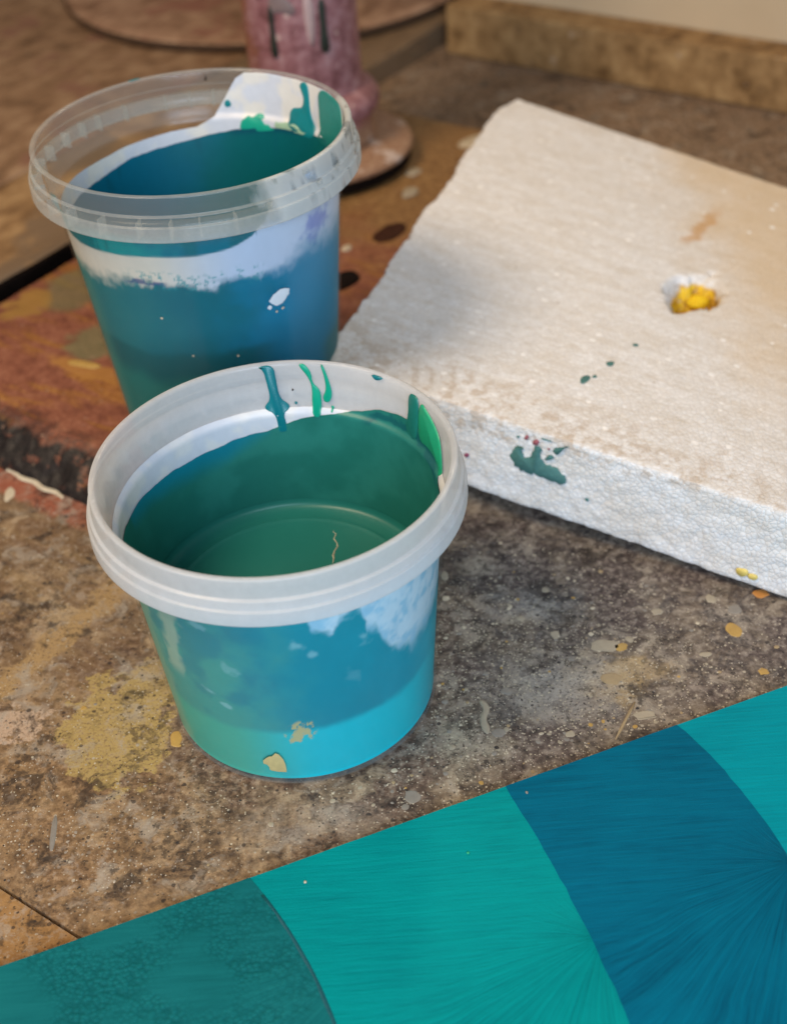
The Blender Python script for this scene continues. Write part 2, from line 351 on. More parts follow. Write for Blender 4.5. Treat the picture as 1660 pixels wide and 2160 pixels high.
# ------------------------------------------------------------------ materials: tubs
def mat_plastic(name, tint):
    g = G(name); p = g.pos(); mk = g.attr('milk').outputs['Fac']
    n = g.noise(p, 2.5, 5, .65); scr = g.noise(g.vec(g.xyz(p)[0], g.m('MULTIPLY', g.xyz(p)[2], 5.0), g.xyz(p)[1]), 3, 4, .6)
    mk = g.m('ADD', mk, g.m('MULTIPLY', g.m('MULTIPLY', g.m('SUBTRACT', n, .5), g.st(mk, .02, .3)), .16), clamp=True)
    dif = g.n('ShaderNodeBsdfDiffuse'); g.put(dif.inputs[0], tint)
    tr = g.n('ShaderNodeBsdfTranslucent'); g.put(tr.inputs[0], tint)
    ms = g.n('ShaderNodeMixShader'); ms.inputs[0].default_value = .48
    g.t.links.new(dif.outputs[0], ms.inputs[1]); g.t.links.new(tr.outputs[0], ms.inputs[2])
    tp = g.n('ShaderNodeBsdfTransparent'); tp.inputs[0].default_value = (.97, .98, .975, 1)
    m2 = g.n('ShaderNodeMixShader'); g.put(m2.inputs[0], mk)
    g.t.links.new(tp.outputs[0], m2.inputs[1]); g.t.links.new(ms.outputs[0], m2.inputs[2])
    gl = g.n('ShaderNodeBsdfGlossy'); gl.inputs['Roughness'].default_value = .16
    g.put(gl.inputs['Normal'], g.bump(g.m('ADD', n, g.m('MULTIPLY', scr, .4)), .18, .03))
    lw = g.n('ShaderNodeLayerWeight'); lw.inputs[0].default_value = .25
    f = g.m('ADD', .014, g.m('MULTIPLY', g.m('POWER', lw.outputs['Facing'], 3.5), .26))
    m3 = g.n('ShaderNodeMixShader'); g.put(m3.inputs[0], f)
    g.t.links.new(m2.outputs[0], m3.inputs[1]); g.t.links.new(gl.outputs[0], m3.inputs[2])
    return g.done(m3.outputs[0])
def mat_attr_paint(name, rough, amt=.12, bumpk=.15, spec=.4):
    g = G(name); p = g.pos(); c = g.attr('Col').outputs['Color']
    n = g.noise(p, 2.2, 6, .65); n2 = g.noise(p, 9, 4, .6)
    k = g.m('ADD', 1.0-amt, g.m('MULTIPLY', n, amt*2))
    c = g.mix(1.0, c, g.vec(k, k, k), 'MULTIPLY')
    return g.done(g.princ(c, rough, g.bump(g.m('ADD', n, g.m('MULTIPLY', n2, .4)), bumpk, .04), spec))

# ================================================================== the setting
M_table = mat_table()
table = tag(bpy.data.objects.new('table_top', None), kind='structure'); sc.collection.objects.link(table)
def slab_ab(name, a0, a1, b0, b1, z0, z1, mat, parent=None, bevel=.12, seg=2, rough_edge=0.0, sub=0, taper=None):
    bm = bmesh.new()
    V = [bm.verts.new((*ab(a, b), z)) for z in (z0, z1) for a, b in ((a0, b0), (a1, b0), (a1, b1), (a0, b1))]
    for f in ((3, 2, 1, 0), (4, 5, 6, 7), (0, 1, 5, 4), (1, 2, 6, 5), (2, 3, 7, 6), (3, 0, 4, 7)): bm.faces.new([V[i] for i in f])
    if sub:
        bmesh.ops.subdivide_edges(bm, edges=[e for e in bm.edges if e.calc_length() > 3], cuts=sub, use_grid_fill=True)
        bm.verts.ensure_lookup_table()
    hard = [e for e in bm.edges if len(e.link_faces) == 2 and e.calc_face_angle(0) > .5]
    if bevel: bmesh.ops.bevel(bm, geom=hard, offset=bevel, segments=seg, affect='EDGES', profile=.5)
    if rough_edge:
        P = np.array([v.co[:] for v in bm.verts]); n = np.stack([fbm(P+s, .6, 4, s) for s in (3, 5, 9)], -1)-.5
        for v, d in zip(bm.verts, n): v.co += Vector(d)*rough_edge*2
    for v in bm.verts: v.co *= S
    me = bpy.data.meshes.new(name); bm.to_mesh(me); bm.free(); me.materials.append(mat)
    o = bpy.data.objects.new(name, me); sc.collection.objects.link(o)
    if parent: o.parent = parent
    return o
slab_ab('plank', -30.3, 70, -12.5, 100, -8, 0, M_table, table, .06)
slab_ab('plank', -30.3, 70, -45, -12.60, -8, -.02, M_table, table, .05)

slab_ab('plank', -31.66, -30.32, 43.6, 100, -8, -.01, M_table, table, .03)
M_back = mat_wood('dusty_backboard', 0x5f4426, 0x8f6f48, 0xae8e62, .5)
g = G('cream_wall'); _p = g.pos()
M_wall = g.done(g.princ(g.mix(g.noise(_p, .12, 4), 0xb59f80, 0xcbb697), .8, g.bump(g.noise(_p, 2, 4), .1, .05), .2))
wall = tag(slab_ab('wall', -30.4, 75, 60.6, 70, -2, 60, M_wall, None, .05), kind='structure')
bb = tag(slab_ab('backboard', -30.4, 74.9, 57.8, 60.58, 0, 3.7, M_back, None, .25, 3, .06, 24),
         'long brown wooden board on edge against the cream wall behind the white slab', 'board')
M_pl1 = mat_wood('brown_plank', 0x61462c, 0x91714d, 0xb29269, .35, 0x7d6750)
M_pl2 = mat_wood('greyed_plank', 0x624933, 0x8c6d52, 0xa98c6f, .4, 0x86624f)
plk = thing('wooden_plank', (0, 0, 0), 'brown weathered plank beside the dark gap, next to the red-brown board', 'plank')
slab_ab('body', -41.1, -31.7, -30, 99, -8, 1.7, M_pl1, plk, .3, 3, .16, 34)
g = G('gap_shade_black'); M_gap_shade = g.done(g.princ(g.mix(g.noise(g.pos(), 2, 5), 0x0b0807, 0x1c1410), .95, g.bump(g.noise(g.pos(), 3, 4), .5, .1), .05))
slab_ab('gap_shade', -31.95, -31.45, -29, 43.2, -7, 1.52, M_gap_shade, plk, .1, 2, .14, 60)  # black strip added on the plank's side to paint in the gap's shade
tag(slab_ab('wooden_plank', -86, -41.25, -30, 99, -8, 1.72, M_pl2, None, .3, 3, .12, 30),
    'wide greyish brown plank at the far left under the round wooden disc', 'plank')

# red-brown board with two round knot holes
M_red = mat_redboard()
board = thing('wooden_board', (0, 0, 0), 'red-brown paint-stained board with a black front edge under the taller tub', 'board')
bd = slab_ab('body', -29.8, -4.6, 5.7, 43.5, 0.004, 1.7, M_red, board, .10, 3, .13, 34)
na, nb = 220, 26
Ug, Vg = np.meshgrid(np.linspace(-29.78, -4.62, na), np.linspace(0, 1, nb), indexing='ij'); U_, V_ = Ug.ravel(), Vg.ravel()
bb_ = np.interp(V_, [0, .22, .45, .75, .93, 1], [6.3, 5.75, 5.3, 4.35, 3.9, 3.75]); zz_ = np.interp(V_, [0, .22, .45, .75, .93, 1], [1.66, 1.70, 1.5, .62, .2, 0.0])
P_ = np.stack([AX[0]*U_+BX[0]*bb_, AX[1]*U_+BX[1]*bb_, zz_], -1)
dn = (fbm(P_, .6, 4, 101)-.5)*.7+(fbm(P_, 2.6, 4, 102)-.5)*.28; dn *= ss(V_, .12, .4)*ss(V_, 1.0, .9)
P_[:, 0] -= BX[0]*dn*.5; P_[:, 1] -= BX[1]*dn*.5; P_[:, 2] += dn*.45
bf = [tuple(f) for f in grid_faces(na, nb, False)[:, ::-1].tolist()]
P2_ = np.concatenate([P_, [(*ab(-29.78, 6.3), .01), (*ab(-4.62, 6.3), .01)]])
bf += [tuple(range(nb))+(na*nb,), tuple(range((na-1)*nb, na*nb))+(na*nb+1,)]
mesh_obj('broken_edge', P2_, bf, M_red, board)
g = G('shade_ink_black'); M_black = g.done(g.princ(g.mix(g.noise(g.pos(), 2, 4), 0x0c0908, 0x1d1411), .9, None, .1))  # near-black for the foot's painted shade, a knot and the ink mark
g = G('dark_knot'); M_knot = g.done(g.princ(g.mix(g.noise(g.pos(), 3, 4), 0x27130b, 0x432313), .7, None, .2))
def on_board(u, v, h): return (*ab(u, v), 1.70+h)
def ellipse(cu, cv, ru, rv, n=14, jit=.12):
    return [(cu+ru*(1+random.uniform(-jit, jit))*math.cos(t), cv+rv*(1+random.uniform(-jit, jit))*math.sin(t)) for t in [2*math.pi*i/n for i in range(n)]]
blob('knot', ellipse(-15.8, 29.0, .75, 1.35), on_board, M_knot, board, .11, .1, 1)
blob('knot', ellipse(-14.9, 23.3, .8, 1.2), on_board, M_black, board, .11, .1, 1)
M_cream = paint_mat('cream_paint', 0xbfb29b); M_ochre = paint_mat('ochre_paint', 0xb08d4c); M_grey = paint_mat('grey_paint', 0x857e75)
M_pale = paint_mat('pale_paint', 0xa09480); M_tan = paint_mat('tan_paint', 0xa08a68); M_dark = paint_mat('dark_paint', 0x2c2728); M_orange = paint_mat('orange_paint', 0xc08548)
from mathutils.bvhtree import BVHTree
edge_tree = BVHTree.FromPolygons([Vector(v) for v in P_.tolist()], grid_faces(na, nb, False).tolist())
def rect_face(u, v, h):
    hit = edge_tree.ray_cast(Vector((*ab(u, -2), v*.85+.1)), Vector((BX[0], BX[1], 0)))[0]
    p = hit if hit else Vector((*ab(u, 4), v)); return (p.x-BX[0]*(h+.06), p.y-BX[1]*(h+.06), p.z+h*.5+.05)
V = []; F = []
for i in range(14):
    u = -20.2+i*.30; b_ = 3.74+.06*math.sin(i*1.3)-.012*i; w = .05+.05*math.sin(math.pi*i/13)+.02*random.random()
    V += [(*ab(u, b_-w), .03), (*ab(u, b_), .10), (*ab(u, b_+w), .12)]
    if i: k = (i-1)*3; F += [(k, k+3, k+4, k+1), (k+1, k+4, k+5, k+2)]
mesh_obj('paint_streak', V, F, M_cream, board, False)
blob('paint_splat', [(-22.3, 10.5), (-21.4, 10.8), (-20.4, 10.9), (-20.6, 10.4), (-21.6, 10.2), (-22.2, 10.1)], on_board, M_ochre, board, .05, .06, 2)
for (u, v, r) in ((-19.0, 36.2, .5), (-17.6, 33.8, .55), (-16.6, 38.5, .6), (-15.0, 35.9, .45), (-16.9, 26.4, .3), (-14.5, 40.0, .8), (-18.0, 41.5, .9)):
    blob('paint_splat', ellipse(u, v, r, r*1.2, 9, .25), on_board, random.choice((M_pale, M_tan, M_cream)), board, .12, .1, 2)

# round disc far left
disc = thing('round_disc', (0, 0, 0), 'large round brown wooden disc lying flat behind the taller tub at the left', 'disc')
v_, f_ = lathe(smooth_prof([(0, 0), (16.9, 0), (17.3, .2), (17.3, .6), (17.0, .8), (0, .8)], 2), (-2.6, 80.2, 1.76), 128)
M_disc = mat_wood('disc_wood', 0x6a4b34, 0x9a7860, 0xb8977c, .5, 0x8f6352)
mesh_obj('disc_body', v_, f_, M_disc, disc)
v_, f_ = lathe([(17.32, .1), (17.42, .2), (17.45, .45), (17.38, .62), (17.32, .66), (17.32, .1)], (-2.6, 80.2, 1.76), 128)
mesh_obj('rim_band', v_, f_, paint_mat('dark_rim', 0x473323, .7), disc)

# pink post on a round foot
def mat_pink():
    g = G('pink_post_paint'); p = g.pos(); z = g.xyz(p)[2]; x = g.xyz(p)[0]
    n = g.noise(p, 1.2, 5, .65); n3 = g.noise(p, 5, 5, .7)
    c = g.ramp(n, [(.32, 0x6d4648), (.5, 0x8f6266), (.68, 0xa88487)])
    c = g.mix(g.st(g.m('ADD', x, g.m('MULTIPLY', n, 2.5)), -.6, -1.6), c, g.mix(n3, 0x7b4a34, 0xa0705a))
    d, h = g.dots(p, 1.5, .06, .3, .4); c = g.mix(g.m('MULTIPLY', d, .65), c, 0xcbb4aa)
    d, h = g.dots(g.vm('ADD', p, (3, 3, 3)), 3.2, .06, .3, .4); c = g.mix(g.m('MULTIPLY', d, .6), c, 0xc8a6a2)
    # drab film low down and on the foot
    low = g.st(g.m('ADD', z, g.m('MULTIPLY', g.m('SUBTRACT', n, .5), 2.6)), 5.2, 4.0)
    c = g.mix(g.m('MULTIPLY', low, .9), c, g.ramp(n3, [(.3, 0x6f4b38), (.5, 0x967458), (.7, 0xb39a80)]))
    c = g.mix(g.m('MULTIPLY', g.st(g.noise(g.vm('ADD', p, (9, 1, 2)), .55, 3), .55, .62), g.st(z, 5.5, 4.5)), c, 0xb8a59a)
    return g.done(g.princ(c, .5, g.bump(g.m('ADD', n, g.m('ADD', n3, d)), .4, .06), .35))
M_pink = mat_pink()
post = thing('post', (0, 0, 0), 'pink paint-splattered round post on a wide round foot behind the taller tub', 'post')
PC = (.60, 43.2, 1.7)
v_, f_ = lathe(smooth_prof([(0, 28), (3.28, 28), (3.3, 15), (3.3, 6.2), (3.35, 5.2), (3.5, 4.6)], 1), PC, 96); mesh_obj('shaft', v_, f_[:, ::-1], M_pink, post)
v_, f_ = lathe(smooth_prof([(3.2, 5.0), (3.9, 4.75), (4.3, 4.2), (4.25, 3.6), (3.75, 3.1), (3.7, 2.4), (4.1, 1.75), (3.2, 1.6)], 2), PC, 96); mesh_obj('collar', v_, f_[:, ::-1], M_pink, post)
v_, f_ = lathe(smooth_prof([(0, 1.75), (4.2, 1.7), (5.6, 1.5), (6.1, 1.25), (6.15, 1.0), (6.0, .86), (0, .85)], 2), PC, 128); mesh_obj('foot_plate', v_, f_[:, ::-1], M_pink, post)
v_, f_ = lathe(smooth_prof([(0, .9), (5.98, .9), (6.0, .05), (0, .05)], 1), PC, 128); mesh_obj('foot_shade_ring', v_, f_[:, ::-1], M_black, post)  # black ring paints in the shade under the foot plate
def on_post(u, v, h): return (PC[0]+(3.3+h)*math.cos(math.radians(u)), PC[1]+(3.3+h)*math.sin(math.radians(u)), v)
M_pgreen = paint_mat('dark_green_drip', 0x27302a)
def deg(poly, k=1.0): return [(u*k, v) for u, v in poly]
def on_post2(u, v, h): return on_post(u*17.9, v, h)
def drip_post(th, z0, z1, w):
    t = th/17.9
    blob('paint_drip', [(t-w*.4, z0), (t+w*.4, z0), (t+w*.3, (z0+z1)/2), (t+w*.6, z1+.25), (t, z1), (t-w*.6, z1+.3), (t-w*.3, (z0+z1)/2)], on_post2, M_pgreen, post, .12, .05, 2)
drip_post(-117, 12.2, 9.2, .42); drip_post(-66, 12.4, 9.3, .55)
blob('paint_drip', [(-95/17.9+dx, dz) for dx, dz in ((-1.4, 12.6), (-.6, 12.9), (.2, 12.2), (.1, 11.6), (-.6, 11.9), (-1.2, 11.7))], on_post2, paint_mat('grey_film', 0x7d6d6c), post, .08, .1, 2)
blob('paint_drip', [(-80/17.9+dx, dz) for dx, dz in ((-.25, 13), (.3, 13), (.35, 11), (.1, 9.6), (-.2, 10.6))], on_post2, paint_mat('pale_film', 0xb59d9b), post, .08, .1, 2)

# ================================================================== foam slab
def slab_mesh():
    ff = (-6.75, 11.05); fr = (17.5, 13.4); bl = (-13.6, 38.3); br = (17.5, 36.0)   # footprint corners (a, b)
    nu, nv, nw = 190, 200, 30; TH = 4.0; r = .14
    def shell():
        pts = []; faces = []; off = 0
        def face(fu, n1, n2):
            nonlocal off
            U, V = np.meshgrid(np.linspace(0, 1, n1), np.linspace(0, 1, n2), indexing='ij')
            pts.append(fu(U, V).reshape(-1, 3)); faces.append(grid_faces(n1, n2, False)+off); off += n1*n2
        face(lambda U, V: np.stack([U, V, 0*U+1], -1), nu, nv)
        face(lambda U, V: np.stack([V, U, 0*U], -1), 40, 40)
        face(lambda U, V: np.stack([U, 0*U, V], -1), nu, nw)
        face(lambda U, V: np.stack([0*U, V, U], -1)[:, :, :], nw, nv)
        face(lambda U, V: np.stack([V, 0*U+1, U], -1), nw, nu)
        face(lambda U, V: np.stack([0*U+1, U, V], -1), nv, nw)
        return np.concatenate(pts), np.concatenate(faces)
    P, F = shell(); u, v, w = P.T
    a = (ff[0]*(1-u)+fr[0]*u)*(1-v)+(bl[0]*(1-u)+br[0]*u)*v
    b = (ff[1]*(1-u)+fr[1]*u)*(1-v)+(bl[1]*(1-u)+br[1]*u)*v
    # left edge bows and is ragged
    wl = np.clip(1-u*3, 0, 1)
    a = a + wl*((fbm(np.stack([v*25, 0*v, 0*v], -1), .5, 3, 77)-.5)*.5) + .55*ss(u, .05, 0)*ss(v, .93, 1.0)
    # rounded box
    L, D = 25., 25.
    q = np.stack([u*L, v*D, w*TH], -1); inner = np.clip(q, r, np.array([L, D, TH])-r); n = q-inner
    n /= np.linalg.norm(n, axis=1)[:, None]+1e-9
    sh = inner+n*r-q                                         # rounding shift, box space
    k = 1.7/20
    X = np.stack([AX[0]*(a+sh[:, 0])+BX[0]*(b+sh[:, 1]), AX[1]*(a+sh[:, 0])+BX[1]*(b+sh[:, 1]), w*TH+sh[:, 2]], -1)
    N = np.stack([AX[0]*n[:, 0]+BX[0]*n[:, 1], AX[1]*n[:, 0]+BX[1]*n[:, 1], n[:, 2]], -1)
    wy = worley(X, 2.7, 5); top = ss(n[:, 2], .5, .95)
    low = fbm(X, .35, 3, 11)-.5; mid = fbm(X, 1.3, 3, 21)-.5
    side = 1-top
    rag = .35+.65*(1-ss(w, .55, .95))+.9*ss(u, .03, 0)*(1-top)
    disp = (.30-.55*wy**2)*(.15*side*(1+2.2*ss(u, .02, 0))+.025*top) + low*(.05*top+.07*side) + mid*(.015*top+.10*side*rag)
    X = X+N*disp[:, None]
    # hole
    da = (a-3.95)/1.35; db = (b-25.0)/1.75; rr = np.sqrt(da**2+db**2)+ (fbm(X, 1.7, 3, 40)-.5)*.9
    hole = (w > .99)*ss(rr, 1.05, .62)
    X[:, 2] -= hole*(1.5+.8*(fbm(X, 1.6, 3, 50)-.5)) + (w > .99)*ss(rr, 1.25, .9)*.06
    zt = k*(17.5-a); X[:, 2] += zt
    return X, F
X, F = slab_mesh()
M_foam = mat_foam()
foam = thing('foam_slab', (0, 0, 0), 'thick white beaded foam slab with a yellow-stained hole on top', 'foam slab')
mesh_obj('slab_body', X, F, M_foam, foam)
def slab_top(a): return 4.0+1.7/20*(17.5-a)
M_yel = paint_mat('yellow_paint', 0xe6bd1c, .8, .35, 2.6); M_brn = paint_mat('brown_yellow_paint', 0x96701c, .4, .3)
def residue(mat, ca, cb, ra, rb, z, seed):
    bm = bmesh.new(); bmesh.ops.create_icosphere(bm, subdivisions=4, radius=1)
    P = np.array([v.co[:] for v in bm.verts]); d = 1+.7*(fbm(P+seed, 2.2, 4, seed)-.5)
    V = P*d[:, None]; x, y = ab(ca, cb)
    V = np.stack([x+AX[0]*V[:, 0]*ra+BX[0]*V[:, 1]*rb, y+AX[1]*V[:, 0]*ra+BX[1]*V[:, 1]*rb, z+V[:, 2]*.35], -1)
    Fc = [[v.index for v in f.verts] for f in bm.faces]; bm.free()
    mesh_obj('paint_residue', V, Fc, mat, foam)
zt = slab_top(4)
residue(M_yel, 3.7, 26.2, .5, .5, zt-1.15, 3)
from mathutils.bvhtree import BVHTree
foam_tree = BVHTree.FromPolygons([Vector(v) for v in X.tolist()], F.tolist())
# paint marks on the front face and the top
fa0, fb0, fa1, fb1 = -.17, 11.66, 13.7, 12.77
def on_face(u, v, h):
    v = min(v, slab_top(u)-.22)
    o_ = Vector((*ab(u, 5.0), v)); hit = foam_tree.ray_cast(o_, Vector((BX[0], BX[1], 0)))[0]
    p = hit if hit else Vector((*ab(u, 12.3), v)); return (p.x-BX[0]*(h+.012), p.y-BX[1]*(h+.012), p.z)
def on_top(u, v, h):
    hit = foam_tree.ray_cast(Vector((*ab(u, v), 12.0)), Vector((0, 0, -1)))[0]; return (hit.x, hit.y, hit.z+h+.012)
M_fgreen = paint_mat('grey_green_fleck', 0x44706c, .7, .35, 6); M_fred = paint_mat('red_fleck', 0x94545a); M_fmar = paint_mat('maroon_fleck', 0x7a3550); M_fyel = paint_mat('pale_yellow_fleck', 0xd8c06a)
blob('paint_fleck', [(2.0, 3.9), (2.05, 3.35), (2.5, 3.1), (3.1, 3.15), (3.6, 3.0), (4.2, 2.95), (4.45, 3.15), (4.3, 3.5), (3.9, 3.75), (3.5, 3.7), (3.3, 4.05), (3.35, 4.45), (3.05, 4.5), (2.95, 4.0), (2.6, 3.75), (2.45, 4.05), (2.55, 4.3), (2.2, 4.3)], on_face, M_fgreen, foam, .07, .03, 2, .14)
for poly, m in (([(3.4, 4.0), (3.75, 4.35), (3.9, 4.2), (3.65, 3.95)], M_fgreen), ([(3.8, 4.6), (4.35, 4.85), (4.5, 5.0), (4.1, 4.5), (3.95, 4.35)], M_fgreen),
                ([(3.3, 5.05), (3.7, 5.25), (3.8, 5.05), (3.4, 4.9)], M_fgreen), ([(2.9, 4.75), (3.2, 4.9), (3.2, 4.6), (2.95, 4.55)], M_fred),
                ([(2.55, 4.8), (2.75, 4.95), (2.7, 4.7)], M_fred), ([(3.55, 4.6), (3.7, 4.62), (3.65, 4.48)], M_fred)):
    blob('paint_fleck', poly, on_face, m, foam, .06, .02, 1, .06)
for u, v, r, m in ((-.02, 3.15, .12, M_fmar), (5.3, 2.5, .09, M_fgreen), (2.3, 4.75, .07, M_fgreen), (11.75, 1.05, .30, M_fyel), (12.2, .95, .2, M_fyel)):
    blob('paint_fleck', ellipse(u, v, r, r*.8, 8, .25), on_face, m, foam, .07, .02, 1)
for u, v, ru, rv in ((3.62, 19.66, .13, .13), (3.36, 17.8, .16, .2), (3.02, 16.2, .2, .38), (3.25, 16.6, .1, .12)):
    blob('paint_fleck', ellipse(u, v, ru, rv, 8, .25), on_top, M_fgreen, foam, .015, .02, 1)

# ================================================================== tubs
def shell_prof(Hh, rb, k):
    """closed profile: axis, bottom, outer wall, skirt, lip, inner wall, floor; radii for a 12 cm rim times k; z from the base"""
    t = lambda d: Hh-d*k
    p = [(0, 0), (rb-.35, 0), (rb-.08, .04), (rb, .22), (rb+.02, .5), (5.545*k, t(1.85)), (5.70*k, t(1.70)), (5.77*k, t(.98)), (6.05*k, t(.90)), (6.15*k, t(1.02)), (6.19*k, t(1.58)),
         (6.22*k, t(1.625)), (6.285*k, t(1.62)), (6.30*k, t(1.60)), (6.303*k, t(1.57)), (6.29*k, t(1.12)), (6.285*k, t(1.09)), (6.25*k, t(1.07)), (6.20*k, t(1.06)), (6.195*k, t(1.03)), (6.19*k, t(.76)), (6.185*k, t(.73)), (6.16*k, t(.71)), (6.10*k, t(.70)), (6.085*k, t(.68)), (6.08*k, t(.65)),
         (6.05*k, t(.30)), (6.035*k, t(.08)), (6.02*k, t(.04)), (5.98*k, t(.02)), (5.90*k, t(0)), (5.82*k, t(.04)), (5.78*k, t(.14)), (5.63*k, t(1.74)), (5.60*k, t(1.80)), (5.47*k, t(1.90)), (5.445*k, t(2.0)),
         (rb-.08, .5), (rb-.14, .3), (rb-.4, .16), (0, .15)]
    # add rows on the long straight runs
    q = []
    for a, b in zip(p[:-1], p[1:]):
        n = max(1, int(math.hypot(b[0]-a[0], b[1]-a[1])/.35)); q += [(a[0]+(b[0]-a[0])*i/n, a[1]+(b[1]-a[1])*i/n) for i in range(n)]
    return np.array(q+[p[-1]])
def inner_r(z, Hh, rb, k):
    return np.interp(z, [.5, Hh-2.0*k, Hh-1.9*k, Hh-1.8*k, Hh-1.74*k, Hh-.14*k, Hh], [rb-.08, 5.445*k, 5.47*k, 5.60*k, 5.63*k, 5.78*k, 5.82*k])
def coat(name, c, Hh, rb, k, off, ztop, colfn, mat, parent, z0=.5, n=540, rows=110, floor=None, th=None):
    """a skin of dried paint on the inside of the wall: from z0 up to ztop(theta)"""
    th = np.linspace(-180, 180, n, endpoint=False) if th is None else th; wrap = len(th) == n
    zt = ztop(th); s = np.linspace(0, 1, rows)
    Z = z0+(zt[:, None]-z0)*s[None]; TH = np.repeat(th[:, None], rows, 1)
    R = inner_r(Z, Hh, rb, k)-off
    t = np.radians(TH); P = np.stack([c[0]+R*np.cos(t), c[1]+R*np.sin(t), c[2]+Z], -1).reshape(-1, 3)
    F = grid_faces(len(th), rows, wrap)
    col = colfn(TH.ravel(), Z.ravel(), P)
    return mesh_obj(name, P, F, mat, parent, colors=col)
M_film = mat_attr_paint('paint_seen_through_wall', .6, .08, .05, .1)
M_coat = mat_attr_paint('dried_paint', .42, .10, .12, .4)
g = G('wet_green'); _p = g.pos(); _n = g.noise(_p, 1.2, 4)
def jag(th, amp, sc_, seed):
    t = np.radians(th); P = np.stack([np.cos(t)*5.5, np.sin(t)*5.5, 0*t], -1)
    return (fbm(P, sc_, 4, seed)-.5)*2*amp
def pinterp(th, pts):
    pts = sorted(pts); x = [p[0] for p in pts]; y = [p[1] for p in pts]
    return np.interp(th, [x[-1]-360]+x+[x[0]+360], [y[-1]]+y+[y[0]])

# ---------------------------------------------------------------- front tub
T1H, T1B, C1 = 10.5, 4.91, (0, 0, 0)
tub1 = thing('plastic_tub', C1, 'short milky plastic tub with dark green paint inside, standing in front on the bare table', 'tub')
pr = shell_prof(T1H, T1B, 1.0); v_, f_ = lathe(pr, C1, 256)
zz = v_[:, 2]; rr = np.hypot(v_[:, 0], v_[:, 1])
milk = np.where(zz > 8.52, .60, .02)
milk = np.where((zz > 8.85) & (rr > 5.9) & ((np.abs(zz-T1H) < .05) | (np.abs(zz-8.9) < .06) | (np.abs(zz-9.79) < .045)), .70, milk)
milk = np.maximum(milk, .25*ss(zz, .35, .1))
M_pl_milky = mat_plastic('milky_plastic', (.84, .84, .85)); M_pl_clear = mat_plastic('clear_plastic', (.74, .76, .74))
mesh_obj('wall', v_, f_[:, ::-1], M_pl_milky, tub1, milk=milk)

def film1_col(T, Z, P):
    n = fbm(P, .9, 5, 3); n2 = fbm(P, 2.6, 4, 9)
    c = lerp(np.tile(arr(0x459a92), (len(T), 1)), np.tile(arr(0x008a9e), (len(T), 1)), ss(T+(n-.5)*40, -125, -78))
    c = lerp(c, np.tile(arr(0x0092a8), (len(T), 1)), ss(T+(n-.5)*30, -70, -45))
    c = lerp(c, np.tile(arr(0x2a7a8c), (len(T), 1)), .5*ss(n, .45, .65)*ss(T, -75, -110))
    lv = 2.85+.0*T+(n-.5)*.5
    lowc = lerp(np.tile(arr(0x48ab98), (len(T), 1)), np.tile(arr(0x00bccc), (len(T), 1)), ss(T, -118, -80))
    c = lerp(c, lowc, ss(Z, lv+.25, lv-.25))
    c = lerp(c, np.tile(arr(0x35aec2), (len(T), 1)), ss(T, -45, -20)*ss(Z, 5.0, 4.0)*.7)
    # pale vertical smear on the left
    c = lerp(c, np.tile(arr(0x9fb7a4), (len(T), 1)), .8*ss(np.abs(T+136-(Z-6)*1.6+(n2-.5)*8), 6, 2.5)*ss(Z, 4.2, 5.0))
    c = lerp(c, np.tile(arr(0x7fae98), (len(T), 1)), .75*ss(T+(n2-.5)*10, -143, -151))
    # white, never stirred in, upper right
    zb = np.interp(T, [-180, -86, -82, -79.5, -77, -72.6, -69.6, -65, -61.8, -60, -56, -53.5, -49, -38, -22, -8, 20, 60, 180],
                   [9.9, 9.9, 8.6, 7.7, 7.5, 7.1, 7.75, 7.9, 7.8, 6.9, 6.7, 6.1, 5.2, 4.6, 4.9, 5.5, 7, 9.9, 9.9])
    wcol = lerp(np.tile(arr(0xc9dcea), (len(T), 1)), np.tile(arr(0x9cc6df), (len(T), 1)), ss(n2, .4, .7))
    sharp = .5+.8*ss(T, -55, -30)
    c = lerp(c, wcol, .92*ss(Z-zb+(n2-.5)*1.1, -.12*sharp*3, .22*sharp*3)*ss(T, 80, 55))
    for (tt, z0, rt, rz, am) in ((-85.7, 7.1, 2.6, .28, .6), (-79.9, 6.5, 2.2, .2, .65), (-61.3, 6.6, 3.4, .34, .8), (-119, 7.6, 3.5, .22, .5), (-112, 5.9, 4, .3, .35), (-122, 4.4, 4, .14, .5), (-117, 3.9, 3, .12, .6), (-66, 5, 3, .4, .2)):
        e = np.sqrt(((T-tt)/rt)**2+((Z-z0+(T-tt)*.03)/rz)**2)+(n2-.5)*3.6
        c = lerp(c, np.tile(arr(0xaed6de), (len(T), 1)), am*.6*ss(e, 1.0, .0))
    # dry scuff of ochre low on the wall
    dn_ = fbm(np.stack([T*.35+Z*.6, Z*2.2-T*.12, 0*T], -1), 1.1, 5, 88, .65)
    e = np.sqrt(((T+88.5-(Z-2.75)*3)/5.6)**2+((Z-2.75)/.58)**2)
    return lerp(c, np.tile(arr(0xc4b27c), (len(T), 1)), .9*ss(dn_+(1-e)*.22, .56, .62)*ss(e, 1.25, .9))
coat('paint_film', C1, T1H, T1B, 1.0, .025, lambda th: np.full_like(th, 8.50), film1_col, M_film, tub1, .28, 720, 150)
G1 = [(-175, 7.98), (168.8, 7.85), (157.4, 7.83), (145, 7.75), (132.4, 7.74), (119.3, 7.76), (105.2, 7.87), (97, 7.94), (88.7, 8.17), (77.2, 8.48), (66, 8.68), (58.8, 8.86), (49.7, 9.2), (42, 9.3), (35.5, 9.35), (28, 9.2), (20, 9.0), (10, 8.75), (4.7, 8.5), (-10, 8.2), (-40, 8.0), (-120, 8.0)]
def g1top(th): return pinterp(th, G1)+jag(th, .07, 1.6, 4)
